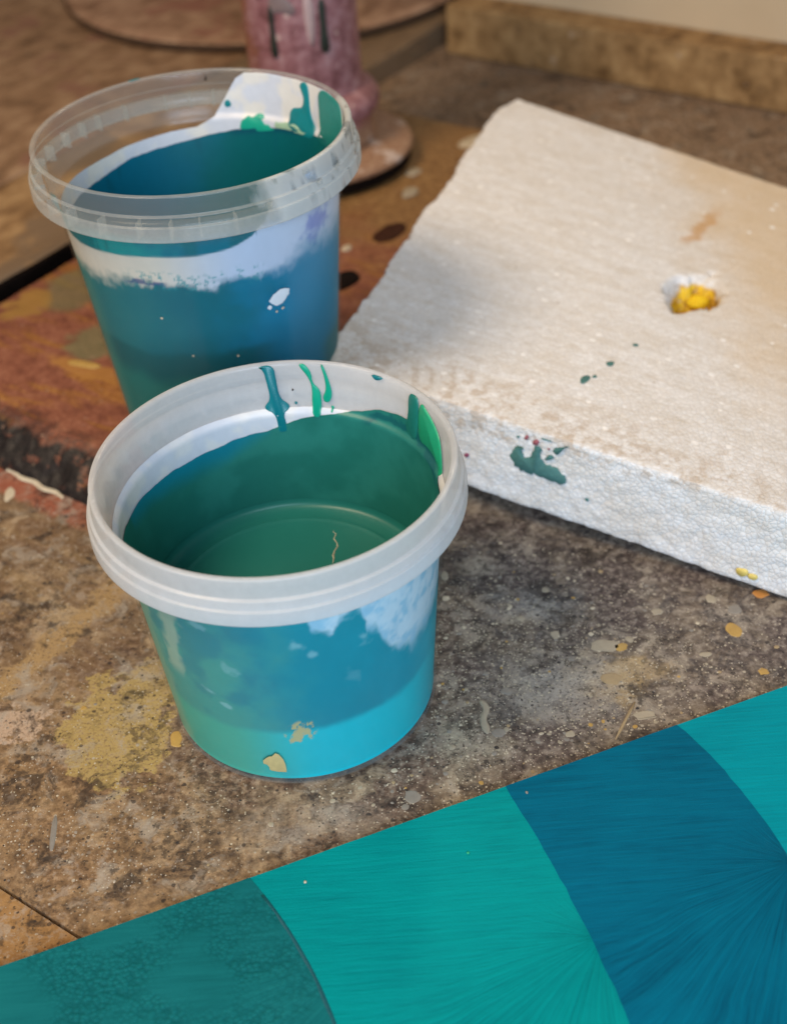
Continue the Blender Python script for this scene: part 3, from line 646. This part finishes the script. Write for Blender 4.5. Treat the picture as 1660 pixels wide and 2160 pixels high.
def green_col(T, Z, P):
    n = fbm(P, .8, 4, 6); n2 = fbm(P, 3, 4, 2)
    c = np.tile(arr(0x1c6a60), (len(T), 1)); c = lerp(c, np.tile(arr(0x25756b), (len(T), 1)), ss(n, .4, .7))
    bb_ = np.interp(T, [-180, 80, 97, 115, 132, 152, 170, 180], [9.9, 9.9, 7.9, 7.12, 6.96, 7.15, 7.4, 9.9])
    c = lerp(c, np.tile(arr(0x057488), (len(T), 1)), +.9*ss(Z-bb_+(n-.5)*.4, -.35, .55)*ss(T, 84, 96))
    zt = pinterp(T, G1)
    crust = ss(T, 60, 52)*ss(T, 4, 12)*ss(np.abs(Z-zt+.32+(n2-.5)*.5), .22, .08)
    return lerp(c, np.tile(arr(0x0d4f58), (len(T), 1)), .7*crust)
def white1_col(T, Z, P):
    n = fbm(P, 1.2, 4, 51); return lerp(np.tile(arr(0xc4c9d2), (len(T), 1)), np.tile(arr(0xd2d2d2), (len(T), 1)), ss(n, .4, .6))
coat('white_coat', C1, T1H, T1B, 1.0, .05, lambda th: np.full_like(th, 8.73)+jag(th, .015, 2.0, 15), white1_col, M_coat, tub1, 4.4, 360, 40)
coat('paint_coat', C1, T1H, T1B, 1.0, .085, g1top, green_col, M_coat, tub1, 4.4, 720, 110)
# pooled paint: a dished, half-dried surface
prof = [(0, 4.40), (1.5, 4.40), (3.0, 4.41), (4.15, 4.44), (4.3, 4.50), (4.42, 4.47), (4.75, 4.50), (4.95, 4.58), (5.03, 4.70), (5.06, 4.85)]
v_, f_ = lathe(smooth_prof(prof, 2), C1, 192)
g = G('green_pool'); _p = g.pos(); _n = g.noise(_p, .8, 4)
M_pool = g.done(g.princ(g.mix(_n, 0x1c6a61, 0x25736a), .36, g.bump(g.noise(_p, .5, 3), .25, .08), .35))
mesh_obj('paint_pool', v_, f_, M_pool, tub1)
sq = [(1.42, 3.78), (1.50, 3.55), (1.47, 3.40), (1.57, 3.28), (1.49, 3.01), (1.60, 2.75), (1.62, 2.58), (1.50, 2.30), (1.45, 2.06), (1.47, 1.9), (1.43, 1.6)]  # lamp's squiggly reflection in the pool, put in as pale cream strips
wd = [.015, .02, .03, .035, .03, .02, .035, .03, .045, .03, .015]
def glint_strip(pts, wds, z):
    V = []; F = []
    for (x, y), w in zip(pts, wds): V += [(x-w, y, z), (x, y, z+w*.9), (x+w, y, z)]
    for i in range(len(pts)-1):
        k = i*3; F += [(k, k+1, k+4, k+3), (k+1, k+2, k+5, k+4)]
    mesh_obj('painted_glint', V, F, M_cream, tub1, False)
glint_strip(sq[::-1], wd[::-1], 4.415); glint_strip([(1.34, 4.70), (1.42, 4.66), (1.50, 4.68), (1.60, 4.76)][::-1], [.01, .03, .035, .01], 4.52)
def on_in1(u, v, h):
    r = float(inner_r(v, T1H, T1B, 1.0))-.055-h; t = u/5.6
    return (r*math.cos(t), r*math.sin(t), v)
def arc1(poly): return [(math.radians(u)*5.6, v) for u, v in poly]
M_dteal = paint_mat('teal_drip', 0x0c7079, .3, .12, 3); M_dgreen = paint_mat('emerald_drip', 0x0f9b7c, .3, .12, 3); M_dk = paint_mat('deep_green_smear', 0x1a6e63, .35, .2, 4); M_lg = paint_mat('light_green_smear', 0x1f9e72, .35, .15, 3)
D1 = [(97.5, 10.46), (91.4, 10.47), (91.0, 9.9), (90.6, 9.11), (87.2, 8.85), (87.2, 8.68), (89.7, 8.58), (88.9, 8.1), (88.8, 7.8), (92.5, 7.8), (92.3, 8.04), (92.9, 8.6), (96.4, 8.70), (96.4, 8.87), (93.9, 9.1), (94.6, 9.8), (95.2, 10.3)]
D2 = [(82.3, 10.47), (80.0, 10.47), (77.8, 10.13), (77.8, 9.71), (74.8, 9.45), (74.8, 8.84), (75.1, 8.4), (78.0, 8.4), (78.6, 8.82), (77.9, 9.55), (79.3, 9.97), (81.8, 10.32)]
D3 = [(74.4, 10.47), (73.2, 10.47), (70.8, 9.67), (70.4, 9.25), (71.7, 8.95), (73.7, 8.96), (74.2, 9.16), (72.6, 9.49), (73.2, 10.06)]
for nm, d, m in (('paint_drip', D1, M_dteal), ('paint_drip', D2, M_dgreen), ('paint_drip', D3, M_dgreen)): blob(nm, arc1(d), on_in1, m, tub1, .04, .05, 2)
blob('paint_drip', arc1([(54.5, 10.47), (48.5, 10.47), (50.5, 10.32), (52.5, 10.28)]), on_in1, M_dteal, tub1, .05, .04, 1)
blob('paint_drip', arc1([(36.3, 10.36), (33.5, 10.45), (30.4, 10.4), (30.0, 9.3), (31, 8.6), (38, 8.9), (36.0, 9.5)]), on_in1, M_dk, tub1, .06, .05, 2)
blob('paint_drip', arc1([(30.2, 10.42), (24, 10.2), (15, 9.9), (12.5, 9.7), (9.5, 9.2), (7.8, 8.7), (9, 8.6), (14, 8.8), (22, 8.9), (29.8, 8.8)]), on_in1, M_lg, tub1, .06, .05, 2)
blob('paint_drip', arc1([(13.5, 9.55), (12.0, 9.45), (12.4, 9.0), (14.0, 9.1)]), on_in1, M_cream, tub1, .075, .03, 2)
for u, v, r, m in ((85.3, 9.43, .04, M_dark), (84.6, 8.89, .06, M_dteal), (70.5, 8.78, .06, M_dgreen), (70.6, 8.68, .05, M_dgreen)):
    blob('paint_dot', ellipse(math.radians(u)*5.6, v, r, r*1.2, 8, .1), on_in1, m, tub1, .03, .02, 1)
def on_out1(u, v, h):
    r = float(np.interp(v, [.5, 8.9], [4.93, 5.567]))+.012+h; t = u/5.0
    return (r*math.cos(t), r*math.sin(t), v)
def arco(poly, k=5.0): return [(math.radians(u)*k, v) for u, v in poly]
M_flake = paint_mat('pale_ochre_flake', 0xbfae78, .8, .2, 6)
blob('paint_flake', arco([(-105.6, 1.25), (-102.9, 1.64), (-101, 1.6), (-98.7, 1.88), (-96.6, 1.42), (-95.7, .74), (-99, .82), (-102.8, .80), (-103.6, 1.1)]), on_out1, M_flake, tub1, .006, .02, 1, .07)
# ribs under the skirt
def ribs(c, Hh, k, mat, parent, n, jit, milkv):
    me = None
    for i in range(n):
        t = 2*math.pi*i/n+random.uniform(-jit, jit)
        r0, r1, w = 5.77*k, 6.17*k, .03; z0, z1 = Hh-1.55*k, Hh-.95*k
        V = [(r, s*w, z) for z in (z0, z1) for r, s in ((r0, -1), (r1, -1), (r1, 1), (r0, 1))]
        if me is None:
            o = mesh_obj('rib', V, [(3, 2, 1, 0), (4, 5, 6, 7), (0, 1, 5, 4), (1, 2, 6, 5), (2, 3, 7, 6), (3, 0, 4, 7)], mat, parent, False, milk=[milkv]*8); me = o.data
        else:
            o = bpy.data.objects.new('rib', me); sc.collection.objects.link(o); o.parent = parent
        o.location = Vector(c)*S; o.rotation_euler = (0, 0, t)
ribs(C1, T1H, 1.0, M_pl_milky, tub1, 30, .05, .8)

# ---------------------------------------------------------------- back tub (same kind, taller)
K2 = 1.03; T2H, T2B, C2 = 14.25, 4.60, (-2.891, 14.704, 1.715)
def z2(zo): return T2H-(14.84-np.asarray(zo, float))*K2            # heights were measured from the rim down
tub2 = thing('plastic_tub', C2, 'taller clear-rimmed plastic tub of teal paint standing on the red-brown board', 'tub')
pr = shell_prof(T2H, T2B, K2); v_, f_ = lathe(pr, C2, 256)
loc = v_-np.array(C2); thv = np.degrees(np.arctan2(loc[:, 1], loc[:, 0])); zz = loc[:, 2]; rr = np.hypot(loc[:, 0], loc[:, 1])
milk = np.full(len(v_), .015); milk = np.where(zz > T2H-2*K2, .10, milk)
edge = (np.abs(zz-(T2H-1.60*K2)) < .05) | (np.abs(zz-T2H) < .06*K2) | (np.abs(zz-(T2H-.71*K2)) < .045) | (np.abs(zz-(T2H-1.08*K2)) < .045)
milk = np.where(edge & (rr > 5.5), .34, milk)
nn = fbm(v_, 1.1, 4, 71)
skirtpaint = ss(thv+(nn-.5)*55, -68, -52)*ss(thv, 30, 12)*(zz > T2H-1.7*K2)*ss(fbm(v_, 2.2, 4, 72), .34, .42)
milk = np.maximum(milk, skirtpaint*.9*(rr > 5.7*K2))
mesh_obj('wall', v_, f_[:, ::-1], M_pl_clear, tub2, milk=milk)
WT = [(-179, 12.45), (-156, 12.09), (-143.7, 11.98), (-119.7, 12.1), (-105, 12.18), (-88, 12.18), (-77.4, 12.27), (-72.7, 12.36), (-66, 12.6), (-61.9, 12.95), (-56, 14.0), (-50, 14.6), (-30, 14.72), (0, 14.72), (30, 14.74), (60, 14.74), (72, 14.74), (76, 14.5), (82, 13.6), (86.5, 13.0), (91, 12.8), (95, 12.64), (120, 12.54), (140, 12.4), (167, 12.47)]
def wtop(th): return z2(pinterp(th, WT))+jag(th, .05, 1.2, 14)
def film2_col(T, Z, P):
    n = fbm(P, .8, 5, 33); n2 = fbm(P, 3.2, 5, 39); N_ = len(T); zo = 14.84-(T2H-Z)/K2
    c = lerp(np.tile(arr(0x1f7078), (N_, 1)), np.tile(arr(0x006474), (N_, 1)), ss(T+(n-.5)*30, -135, -90))
    c = lerp(c, np.tile(arr(0x007aa0), (N_, 1)), ss(T+(n-.5)*40, -88, -55))
    c = lerp(c, np.tile(arr(0x00565e), (N_, 1)), .75*ss(zo+(n-.5)*.6, 8.1, 7.7)*ss(T, -50, -75))
    c = lerp(c, np.tile(arr(0x1f7c78), (N_, 1)), .75*ss(zo+(n-.5)*.8, 7.0, 6.0)*ss(T, -60, -90))
    c = lerp(c, np.tile(arr(0x4c8e88), (N_, 1)), .6*ss(T, -138, -152))
    # bluish right side fading up into lavender white
    rt = ss(T+(n-.5)*20, -58, -36)
    c = lerp(c, np.tile(arr(0x3488b0), (N_, 1)), .7*rt*ss(zo, 8.2, 10.8))
    c = lerp(c, np.tile(arr(0x2d6f74), (N_, 1)), ss(T+zo*0, -36, -22)*ss(zo, 7.0, 6.2)*.8)
    wb = np.interp(T, [-180, -150, -138, -120, -102, -88, -70, -57, -40, -23, 0, 40, 180], [10.9, 10.9, 10.8, 11.05, 11.05, 10.85, 11.0, 10.8, 11.4, 11.2, 11, 11, 10.9])
    soft = np.interp(T, [-180, -130, -110, -60, -40, 180], [.7, .6, .25, .3, 1.1, 1.1])
    wcol = lerp(np.tile(arr(0xd8cfc2), (N_, 1)), np.tile(arr(0xc3cfe6), (N_, 1)), ss(T, -110, -70))
    mask = ss((zo-wb+(n2-.5)*.8)/np.maximum(soft, .1), -.8, .8)
    c = lerp(c, wcol, .95*mask)
    crk = ss(np.abs(n2-.5), .05, .015)*ss(np.abs(zo-wb-.12), .55, .15)*ss(T, -125, -110)*ss(T, -58, -68)
    c = lerp(c, np.tile(arr(0x2f8f98), (N_, 1)), .75*crk)
    ink = ss(np.abs(zo-wb+.02+(n-.5)*.3), .14, .04)*ss(T, -124, -116)*ss(T, -100, -106)*ss(n2, .42, .5)
    c = lerp(c, np.tile(arr(0x1d3f78), (N_, 1)), .8*ink)
    vio = ss(np.sqrt(((T+34)/11)**2+((zo-12.1)/.9)**2)+(n2-.5)*1.5, 1.0, .3)
    c = lerp(c, np.tile(arr(0x6a78c4), (N_, 1)), .7*vio)
    wl = pinterp(T, WT)
    tl = lerp(np.tile(arr(0x0a8a8c), (N_, 1)), np.tile(arr(0x046e84), (N_, 1)), ss(T+(n2-.5)*40, -120, -85)); tl = lerp(tl, np.tile(arr(0x06606a), (N_, 1)), .6*ss(fbm(P*np.array([1, 1, .2]), 1.8, 4, 35), .52, .62))
    c = lerp(c, tl, ss(zo, wl-.03, wl+.05)*ss(T, -58, -62)*ss(T, -174, -168))
    return c
film_top = lambda th: np.maximum(np.minimum(wtop(th), z2(14.3))-.03, np.where((th > -170) & (th < -64), z2(13.12)+.3*(th < -165)*0, -9))
coat('paint_film', C2, T2H, T2B, K2, .025, film_top, film2_col, M_film, tub2, .28, 720, 170)
def white_col(T, Z, P):
    n = fbm(P, 1.2, 4, 51); c = np.tile(arr(0xc9cbd2), (len(T), 1)); return lerp(c, np.tile(arr(0xd9d4cc), (len(T), 1)), ss(n, .4, .6))
coat('white_coat', C2, T2H, T2B, K2, .06, wtop, white_col, M_coat, tub2, 8.0, 720, 90)
BT = [(155, 11.74), (144, 11.76), (127, 11.99), (110, 12.05), (91.5, 12.24), (77.4, 12.44), (56.3, 12.68), (41, 12.78), (21.6, 12.95), (0, 12.8), (-40, 12.3), (-60, 11.8), (-120, 11.6), (-179, 11.7)]
def teal2(T, Z, P):
    n = fbm(P, .7, 4, 61); c = lerp(np.tile(arr(0x005f78), (len(T), 1)), np.tile(arr(0x005c60), (len(T), 1)), ss(T+(n-.5)*40, 125, 70))
    c = lerp(c, np.tile(arr(0x06685f), (len(T), 1)), .6*ss(T, 40, 20))
    zt = z2(pinterp(T, BT)); P2 = P*np.array([1, 1, .15]); st = fbm(P2, 2.4, 4, 66)
    c = lerp(c, np.tile(arr(0x055062), (len(T), 1)), .55*ss(st, .52, .66)*ss(zt-Z, 1.6, .1))
    c = lerp(c, np.tile(arr(0x04465a), (len(T), 1)), .75*ss(T, 84, 76)*ss(T, 40, 48)*ss(zt-Z+(n-.5)*.2, .28, .08))
    return c
coat('paint_coat', C2, T2H, T2B, K2, .10, lambda th: z2(pinterp(th, BT))+jag(th, .06, 1.8, 24), teal2, M_coat, tub2, 5.9, 720, 110)
g = G('teal_pool'); _p = g.pos()
M_pool2 = g.done(g.princ(g.mix(g.noise(_p, .8, 4), 0x04565e, 0x086870), .25, None, .45))
v_, f_ = lathe(smooth_prof([(0, 6.0), (4.2, 6.0), (4.75, 6.05), (4.95, 6.3)], 1), C2, 128); mesh_obj('paint_pool', v_, f_, M_pool2, tub2)
def on_in2(u, v, h):
    r = float(inner_r(v, T2H, T2B, K2))-.06-h; t = u/5.8
    return (C2[0]+r*math.cos(t), C2[1]+r*math.sin(t), C2[2]+v)
def arc2(poly): return [(math.radians(u)*5.8, float(z2(v))) for u, v in poly]
M_bt = paint_mat('blue_teal_drip', 0x0f7a80, .35, .15, 3); M_bgrn = paint_mat('mottled_green_smear', 0x1f8078, .45, .35, 7); M_em = paint_mat('emerald_smear', 0x159a80, .4, .2, 5)
blob('paint_drip', arc2([(45.0, 14.6), (43, 14.74), (40, 14.7), (39.3, 14.2), (38.9, 13.7), (37.2, 13.3), (33.5, 12.9), (36, 12.6), (44, 12.6), (51, 12.8), (51.5, 13.2), (50.0, 13.56), (44.5, 13.65), (43.4, 13.8), (42.7, 14.1), (44.4, 14.4)]), on_in2, M_bt, tub2, .05, .05, 2)
blob('paint_drip', arc2([(33.4, 14.74), (22, 14.74), (12, 14.74), (7, 14.5), (4, 13.9), (6, 13.0), (20, 12.7), (29, 12.7), (31.5, 12.9), (32.6, 13.8)]), on_in2, M_bgrn, tub2, .05, .05, 2)
fr = [(76, 12.40)]+[(76-i*1.15, 12.62+.30*math.sin(i*.26)+.16*random.random()) for i in range(1, 16)]+[(57, 12.55), (66, 12.35)]
blob('paint_smear', arc2(fr), on_in2, M_em, tub2, .03, .04, 1)
fr = [(59, 12.6)]+[(59-i*1.2, 12.86+.12*random.random()) for i in range(1, 20)]+[(34, 12.7), (46, 12.62)]
blob('paint_smear', arc2(fr), on_in2, paint_mat('pale_green_fringe', 0x9cb89a, .5, .3, 8), tub2, .025, .04, 1)
blob('paint_dot', ellipse(math.radians(80.5)*5.8, float(z2(13.45)), .15, .17, 9, .15), on_in2, M_bt, tub2, .03, .03, 1)
blob('paint_dot', ellipse(math.radians(66)*5.8, float(z2(13.0)), .22, .12, 9, .15), on_in2, M_em, tub2, .03, .03, 1)
blob('ink_mark', [(math.radians(88.6)*5.8+.07*dx, float(z2(14.52))+.07*dy) for dx, dy in ((.5, 1.3), (-.4, 1.4), (-.9, .2), (-.6, -1.2), (.3, -1.4), (.8, -.6), (.5, .2), (-.1, .1), (-.1, -.5), (.2, -.5), (.3, -.9), (-.3, -.7), (-.4, .5), (.1, .9))], on_in2, M_black, tub2, .01, .01, 0)
def on_out2(u, v, h):
    zz_ = float(z2(v)); r = float(np.interp(zz_, [.5, T2H-1.6*K2], [T2B+.02, 5.567*K2]))+.012+h; t = u/5.0
    return (C2[0]+r*math.cos(t), C2[1]+r*math.sin(t), C2[2]+zz_)
M_wfl = paint_mat('white_flake', 0xd5dde2, .5, .1, 6)
blob('paint_flake', arco([(-62.2, 9.75), (-61, 9.85), (-57.5, 10.14), (-52, 10.05), (-52.5, 9.7), (-57, 9.4), (-60, 9.5)]), on_out2, M_wfl, tub2, .008, .04, 2, .05)
blob('paint_flake', arco([(-63.5, 9.5), (-62, 9.6), (-60.5, 9.45), (-62, 9.35)]), on_out2, M_wfl, tub2, .006, .03, 1, .03)
for u, v, r in ((-107, 9.6, .05), (-97, 7.9, .045), (-78, 7.7, .05), (-56, 9.25, .06), (-59, 9.2, .05)):
    blob('paint_dot', ellipse(math.radians(u)*5, v, r, r, 7, .2), on_out2, M_cream, tub2, .02, .015, 1)
def on_lip2(u, v, h):
    t = math.radians(u); r = 5.9*K2+v; return (C2[0]+r*math.cos(t), C2[1]+r*math.sin(t), C2[2]+T2H+.003+h)
blob('paint_dot', ellipse(117, 0, 2.4, .06, 9, .15), on_lip2, M_bt, tub2, .015, .01, 1)
ribs(C2, T2H, K2, M_pl_clear, tub2, 30, .06, .22)

# ================================================================== painted panel, bottom right
panel = thing('painted_panel', (0, 0, 0), 'flat panel painted in teal and blue bands lying along the table front', 'painting')
PZ = .40
p0 = np.array([-9.32, -11.48]); p1 = np.array([17.40, -2.35])
ex = (p1-p0)/np.linalg.norm(p1-p0); ey = np.array([ex[1], -ex[0]])          # along the far edge, and towards the viewer
def on_panel(u, v, h): q = p0+ex*u+ey*v; return (float(q[0]), float(q[1]), PZ+h)
V = [on_panel(u, v, h) for h in (-PZ+.004, -.02) for u, v in ((-14, 0), (44, 0), (44, 24), (-14, 24))]
mesh_obj('board', V, [(3, 2, 1, 0), (4, 5, 6, 7), (0, 1, 5, 4), (1, 2, 6, 5), (2, 3, 7, 6), (3, 0, 4, 7)], paint_mat('panel_wood', 0x8f7a5a), panel, False)
def uv_of(xy): d = np.array(xy)-p0; return float(d@ex), float(d@ey)
D_1 = [uv_of(q) for q in ((-1.76, -8.96), (-1.05, -9.83), (-.52, -10.66), (-.14, -11.62), (.22, -12.47), (.72, -13.45), (.98, -14.24))]
D_2 = [uv_of(q) for q in ((6.82, -6.0), (7.48, -7.76), (8.12, -9.78), (8.77, -12.24), (9.41, -14.94))]
D_3 = [uv_of(q) for q in ((13.15, -3.86), (13.85, -5.13), (14.59, -6.76), (14.98, -8.28), (15.4, -9.54))]
def curve_uv(D, n=60):
    u = np.array([d[0] for d in D]); v = np.array([d[1] for d in D]); k = np.polyfit(v, u, 2)
    vv = np.linspace(0, 24, n); vm = v.max()
    uu = np.where(vv <= vm, np.polyval(k, vv), np.polyval(k, vm)+(vv-vm)*(2*k[0]*vm+k[1]))
    return uu, vv
def mat_band(name, base, dark, light, pu, pv, mottled=False):
    g = G(name); p = g.pos(); x = g.xyz(p)
    dx = g.m('SUBTRACT', x[0], p0[0]); dy = g.m('SUBTRACT', x[1], p0[1])
    u = g.m('ADD', g.m('MULTIPLY', dx, float(ex[0])), g.m('MULTIPLY', dy, float(ex[1]))); v = g.m('ADD', g.m('MULTIPLY', dx, float(ey[0])), g.m('MULTIPLY', dy, float(ey[1])))
    # brush strokes fan out to the left from a pivot on the band's right edge
    du = g.m('SUBTRACT', u, pu); dv = g.m('SUBTRACT', v, pv)
    wob = g.m('MULTIPLY', g.m('SUBTRACT', g.noise(p, .3, 2), .5), .12)
    ang = g.m('ADD', g.m('ARCTAN2', dv, g.m('SUBTRACT', .35, du)), wob)
    rad = g.m('SQRT', g.m('ADD', g.m('MULTIPLY', du, du), g.m('MULTIPLY', dv, dv)))
    s1 = g.noise(g.vec(g.m('MULTIPLY', ang, 26.0), g.m('MULTIPLY', rad, .25), 0.0), 1.0, 4, .6)
    s2 = g.noise(g.vec(g.m('MULTIPLY', ang, 70.0), g.m('MULTIPLY', rad, .5), 3.0), 1.0, 4, .65)
    hz1 = g.noise(g.vec(g.m('MULTIPLY', x[0], .22), g.m('ADD', g.m('MULTIPLY', x[1], 3.2), g.m('MULTIPLY', g.m('SINE', g.m('MULTIPLY', x[0], .5)), .7)), 0.0), 1.0, 4, .6)
    hz2 = g.noise(g.vec(g.m('MULTIPLY', x[0], .5), g.m('MULTIPLY', x[1], 9.0), 5.0), 1.0, 4, .65)
    hz1 = g.m('ADD', .5, g.m('MULTIPLY', g.m('SUBTRACT', hz1, .5), .45)); hz2 = g.m('ADD', .5, g.m('MULTIPLY', g.m('SUBTRACT', hz2, .5), .8))
    up = g.st(g.m('ADD', dv, g.m('MULTIPLY', du, .25)), -.4, -2.6)
    s1 = g.m('ADD', g.m('MULTIPLY', s1, g.m('SUBTRACT', 1.0, up)), g.m('MULTIPLY', hz1, up)); s2 = g.m('ADD', g.m('MULTIPLY', s2, g.m('SUBTRACT', 1.0, up)), g.m('MULTIPLY', hz2, up))
    n = g.noise(p, .25, 4, .6); fine = g.noise(p, 14, 3, .7)
    k = g.m('ADD', g.m('MULTIPLY', s1, .45), g.m('ADD', g.m('MULTIPLY', s2, .3), g.m('MULTIPLY', n, .25)))
    c = g.ramp(k, [(.34, dark), (.5, base), (.68, light)])
    hgt = g.m('ADD', g.m('MULTIPLY', s1, .8), g.m('ADD', g.m('MULTIPLY', s2, .7), g.m('MULTIPLY', fine, .25)))
    if mottled:
        d, _ = g.vor(p, 7.0); w = g.st(g.noise(p, .35, 3), .4, .55)
        c = g.mix(g.m('MULTIPLY', g.m('MULTIPLY', w, g.st(d, .35, .7)), .6), c, dark); hgt = g.m('ADD', g.m('MULTIPLY', hgt, .35), g.m('MULTIPLY', g.m('MULTIPLY', d, w), -.7))
    return g.done(g.princ(c, .6, g.bump(hgt, .85, .045), .05))
edges = [(np.full(60, -14.), np.linspace(0, 24, 60)), curve_uv(D_1), curve_uv(D_2), curve_uv(D_3), (np.full(60, 44.), np.linspace(0, 24, 60))]
cols = [(0x126669, 0x0a5255, 0x1b7475, True), (0x008586, 0x006b70, 0x009492, False), (0x005c76, 0x00425a, 0x006c86, False), (0x008692, 0x007280, 0x00949e, False)]
piv = [uv_of((2.0, -12.0)), uv_of((8.78, -12.1)), uv_of((15.25, -9.95)), uv_of((21, -8))]
for i, (base, dk, lt, mt) in enumerate(cols):
    (ul, vv), (ur, _) = edges[i], edges[i+1]
    jit = (fbm(np.stack([vv*0+i*7, vv, vv*0], -1), 2.5, 3, 80+i)-.5)*.10; jitr = (fbm(np.stack([vv*0+(i+1)*7, vv, vv*0], -1), 2.5, 3, 81+i)-.5)*.10
    ul = ul+(jit if i else 0); ur = ur+(jitr if i < 3 else 0)
    h = .005*((3, 0, 2, 0)[i]+1); nst = 12
    ov = .0
    rows = [[on_panel(ul[j]+(ur[j]-ul[j])*t, vv[j], h) for t in np.linspace(0, 1, nst)] for j in range(60)]
    V = np.array(rows).reshape(-1, 3)
    V[:, 2] += (fbm(V, .8, 3, 90)-.5)*.008
    V[:nst, 1] += (fbm(V[:nst], 1.5, 3, 91)-.5)*.05
    rim_ = V.copy(); skirt = V.copy(); skirt[:, 2] = PZ-.015
    F = grid_faces(60, nst, False); m_ = len(V); ring = list(range(nst)) + [j*nst+nst-1 for j in range(1, 60)] + [59*nst+t for t in range(nst-2, -1, -1)] + [j*nst for j in range(58, 0, -1)]
    Fs = [(m_+ring[k], m_+ring[(k+1) % len(ring)], 2*m_+ring[(k+1) % len(ring)], 2*m_+ring[k]) for k in range(len(ring))]
    mesh_obj('paint_band', np.concatenate([V, rim_, skirt]), [tuple(f[::-1]) for f in F.tolist()]+Fs, mat_band('band_paint', base, dk, lt, *piv[i], mt), panel, True)
# a bead of thicker paint along the first edge
uu, vv = edges[1]
blob('paint_bead', [(uu[j]+.02, vv[j]) for j in range(2, 58)]+[(uu[j]-.07-.05*random.random(), vv[j]) for j in range(57, 1, -1)], lambda u, v, h: on_panel(u, v, h+.018), paint_mat('dark_teal_bead', 0x14545c), panel, .02, .02, 0)
for u, v, m in ((9.6, .9, M_cream), (14.8, 2.0, M_lg), (17.6, .55, M_grey)):
    blob('paint_dot', ellipse(u, v, .05, .06, 7, .2), lambda a_, b_, h: on_panel(a_, b_, h+.02), m, panel, .03, .02, 1)

# ================================================================== splashes of paint on the table
def on_table(u, v, h): return (u, v, h+.001)
BIG = [(16.4, 1.04, .32, .40, M_ochre), (11.35, .75, .62, .34, M_pale), (11.95, .62, .3, .22, M_ochre), (11.33, -.98, .38, .34, M_tan), (17.9, 3.0, .34, .26, M_orange), (15.9, 2.9, .2, .26, M_pale), (16.7, 2.2, .3, .28, M_grey),
       (3.67, -5.76, .30, .32, M_grey), (9.4, -3.5, .2, .16, M_pale), (16.9, -1.2, .2, .18, M_ochre), (16.9, -2.6, .26, .12, M_ochre), (-8.3, -.4, .12, .12, M_ochre), (5.66, 5.5, .16, .28, M_pale), (15.0, -.1, .22, .16, M_pale),
       (-4.7, -2.3, .22, .42, M_ochre), (-13.5, 13.3, .26, .5, M_cream), (9.6, 1.6, .22, .2, M_pale), (8.4, 2.6, .16, .14, M_pale), (7.4, -1.2, .2, .2, M_grey), (13.7, 2.4, .22, .2, M_pale), (6.9, -3.2, .26, .2, M_grey), (12.2, -2.9, .42, .22, M_pale)]
for x, y, rx, ry, m in BIG: blob('paint_splash', ellipse(x, y, rx, ry, 11, .26), on_table, m, table, .014, .05, 2)
blob('paint_splash', [(6.3, -1.5), (6.6, -1.6), (6.75, -2.0), (6.5, -2.5), (6.65, -2.9), (6.5, -3.3), (6.3, -2.9), (6.3, -2.4), (6.5, -2.0)], on_table, M_pale, table, .03, .05, 2)
blob('paint_splash', [(10.9, -3.9), (11.9, -2.2), (12.0, -2.25), (11.0, -3.95)], on_table, M_tan, table, .03, .02, 1)
blob('paint_splash', [(-8.70, -5.4), (-8.5, -5.4), (-8.42, -6.9), (-8.62, -6.9)], on_table, M_grey, table, .012, .03, 2)
shapes = []
for k in range(8):
    p = chaikin(ellipse(0, 0, 1, 1, 8, .22), 1); n = len(p)
    V = [(x, y, 0) for x, y in p]+[(x*.85, y*.85, .06) for x, y in p]+[(0, 0, .08)]
    F = [(i, (i+1) % n, n+(i+1) % n, n+i) for i in range(n)]+[(n+i, n+(i+1) % n, 2*n) for i in range(n)]
    shapes.append((V, F))
spot_mats = [M_cream, M_pale, M_grey, M_tan, M_pale, M_grey, M_ochre, M_dark]
def clear_spot(x, y):
    a = AX@(x, y); b = BX@(x, y)
    if math.hypot(x, y) < 5.0: return False
    if b > 3.4 and a < -4: return False
    if b > 11.5 and a > -8: return False
    if (np.array([x, y])-p0)@ey > -.15: return False
    return b > -12.4
def rand_spot():
    while True:
        if random.random() < .75: x = random.gauss(7.5, 4.5); y = random.gauss(-.5, 4.0)
        else: x = random.uniform(-14, 19); y = random.uniform(-12, 14)
        if clear_spot(x, y): return x, y
combos = {}
for i in range(230):
    x, y = rand_spot(); r = min(.20, .065*math.exp(random.gauss(0, .40))); k = random.randrange(8); m = random.randrange(8); r = min(r, .08) if m == 7 else r
    if (k, m) not in combos:
        o = mesh_obj('paint_spot', shapes[k][0], shapes[k][1], spot_mats[m], table); combos[(k, m)] = o.data
    else:
        o = bpy.data.objects.new('paint_spot', combos[(k, m)]); sc.collection.objects.link(o); o.parent = table
    o.location = (x*S, y*S, .0001*.2); o.scale = (r, r*random.uniform(.75, 1.2), r*1.1); o.rotation_euler = (0, 0, random.uniform(0, 6.28))
for mi, (m, cnt) in enumerate(((M_cream, 1500), (M_pale, 1600), (M_dark, 500))):
    V = []; F = []
    for i in range(cnt):
        x, y = rand_spot(); r = .018+.028*random.random()**2; b0 = len(V); w = random.uniform(.7, 1.3)
        V += [(x+r*math.cos(t)*w, y+r*math.sin(t), .001) for t in np.linspace(0, 6.283, 7)[:-1]]+[(x, y, .012)]
        F += [(b0+j, b0+(j+1) % 6, b0+6) for j in range(6)]
    tag(mesh_obj('paint_specks', V, F, m, table), kind='stuff')
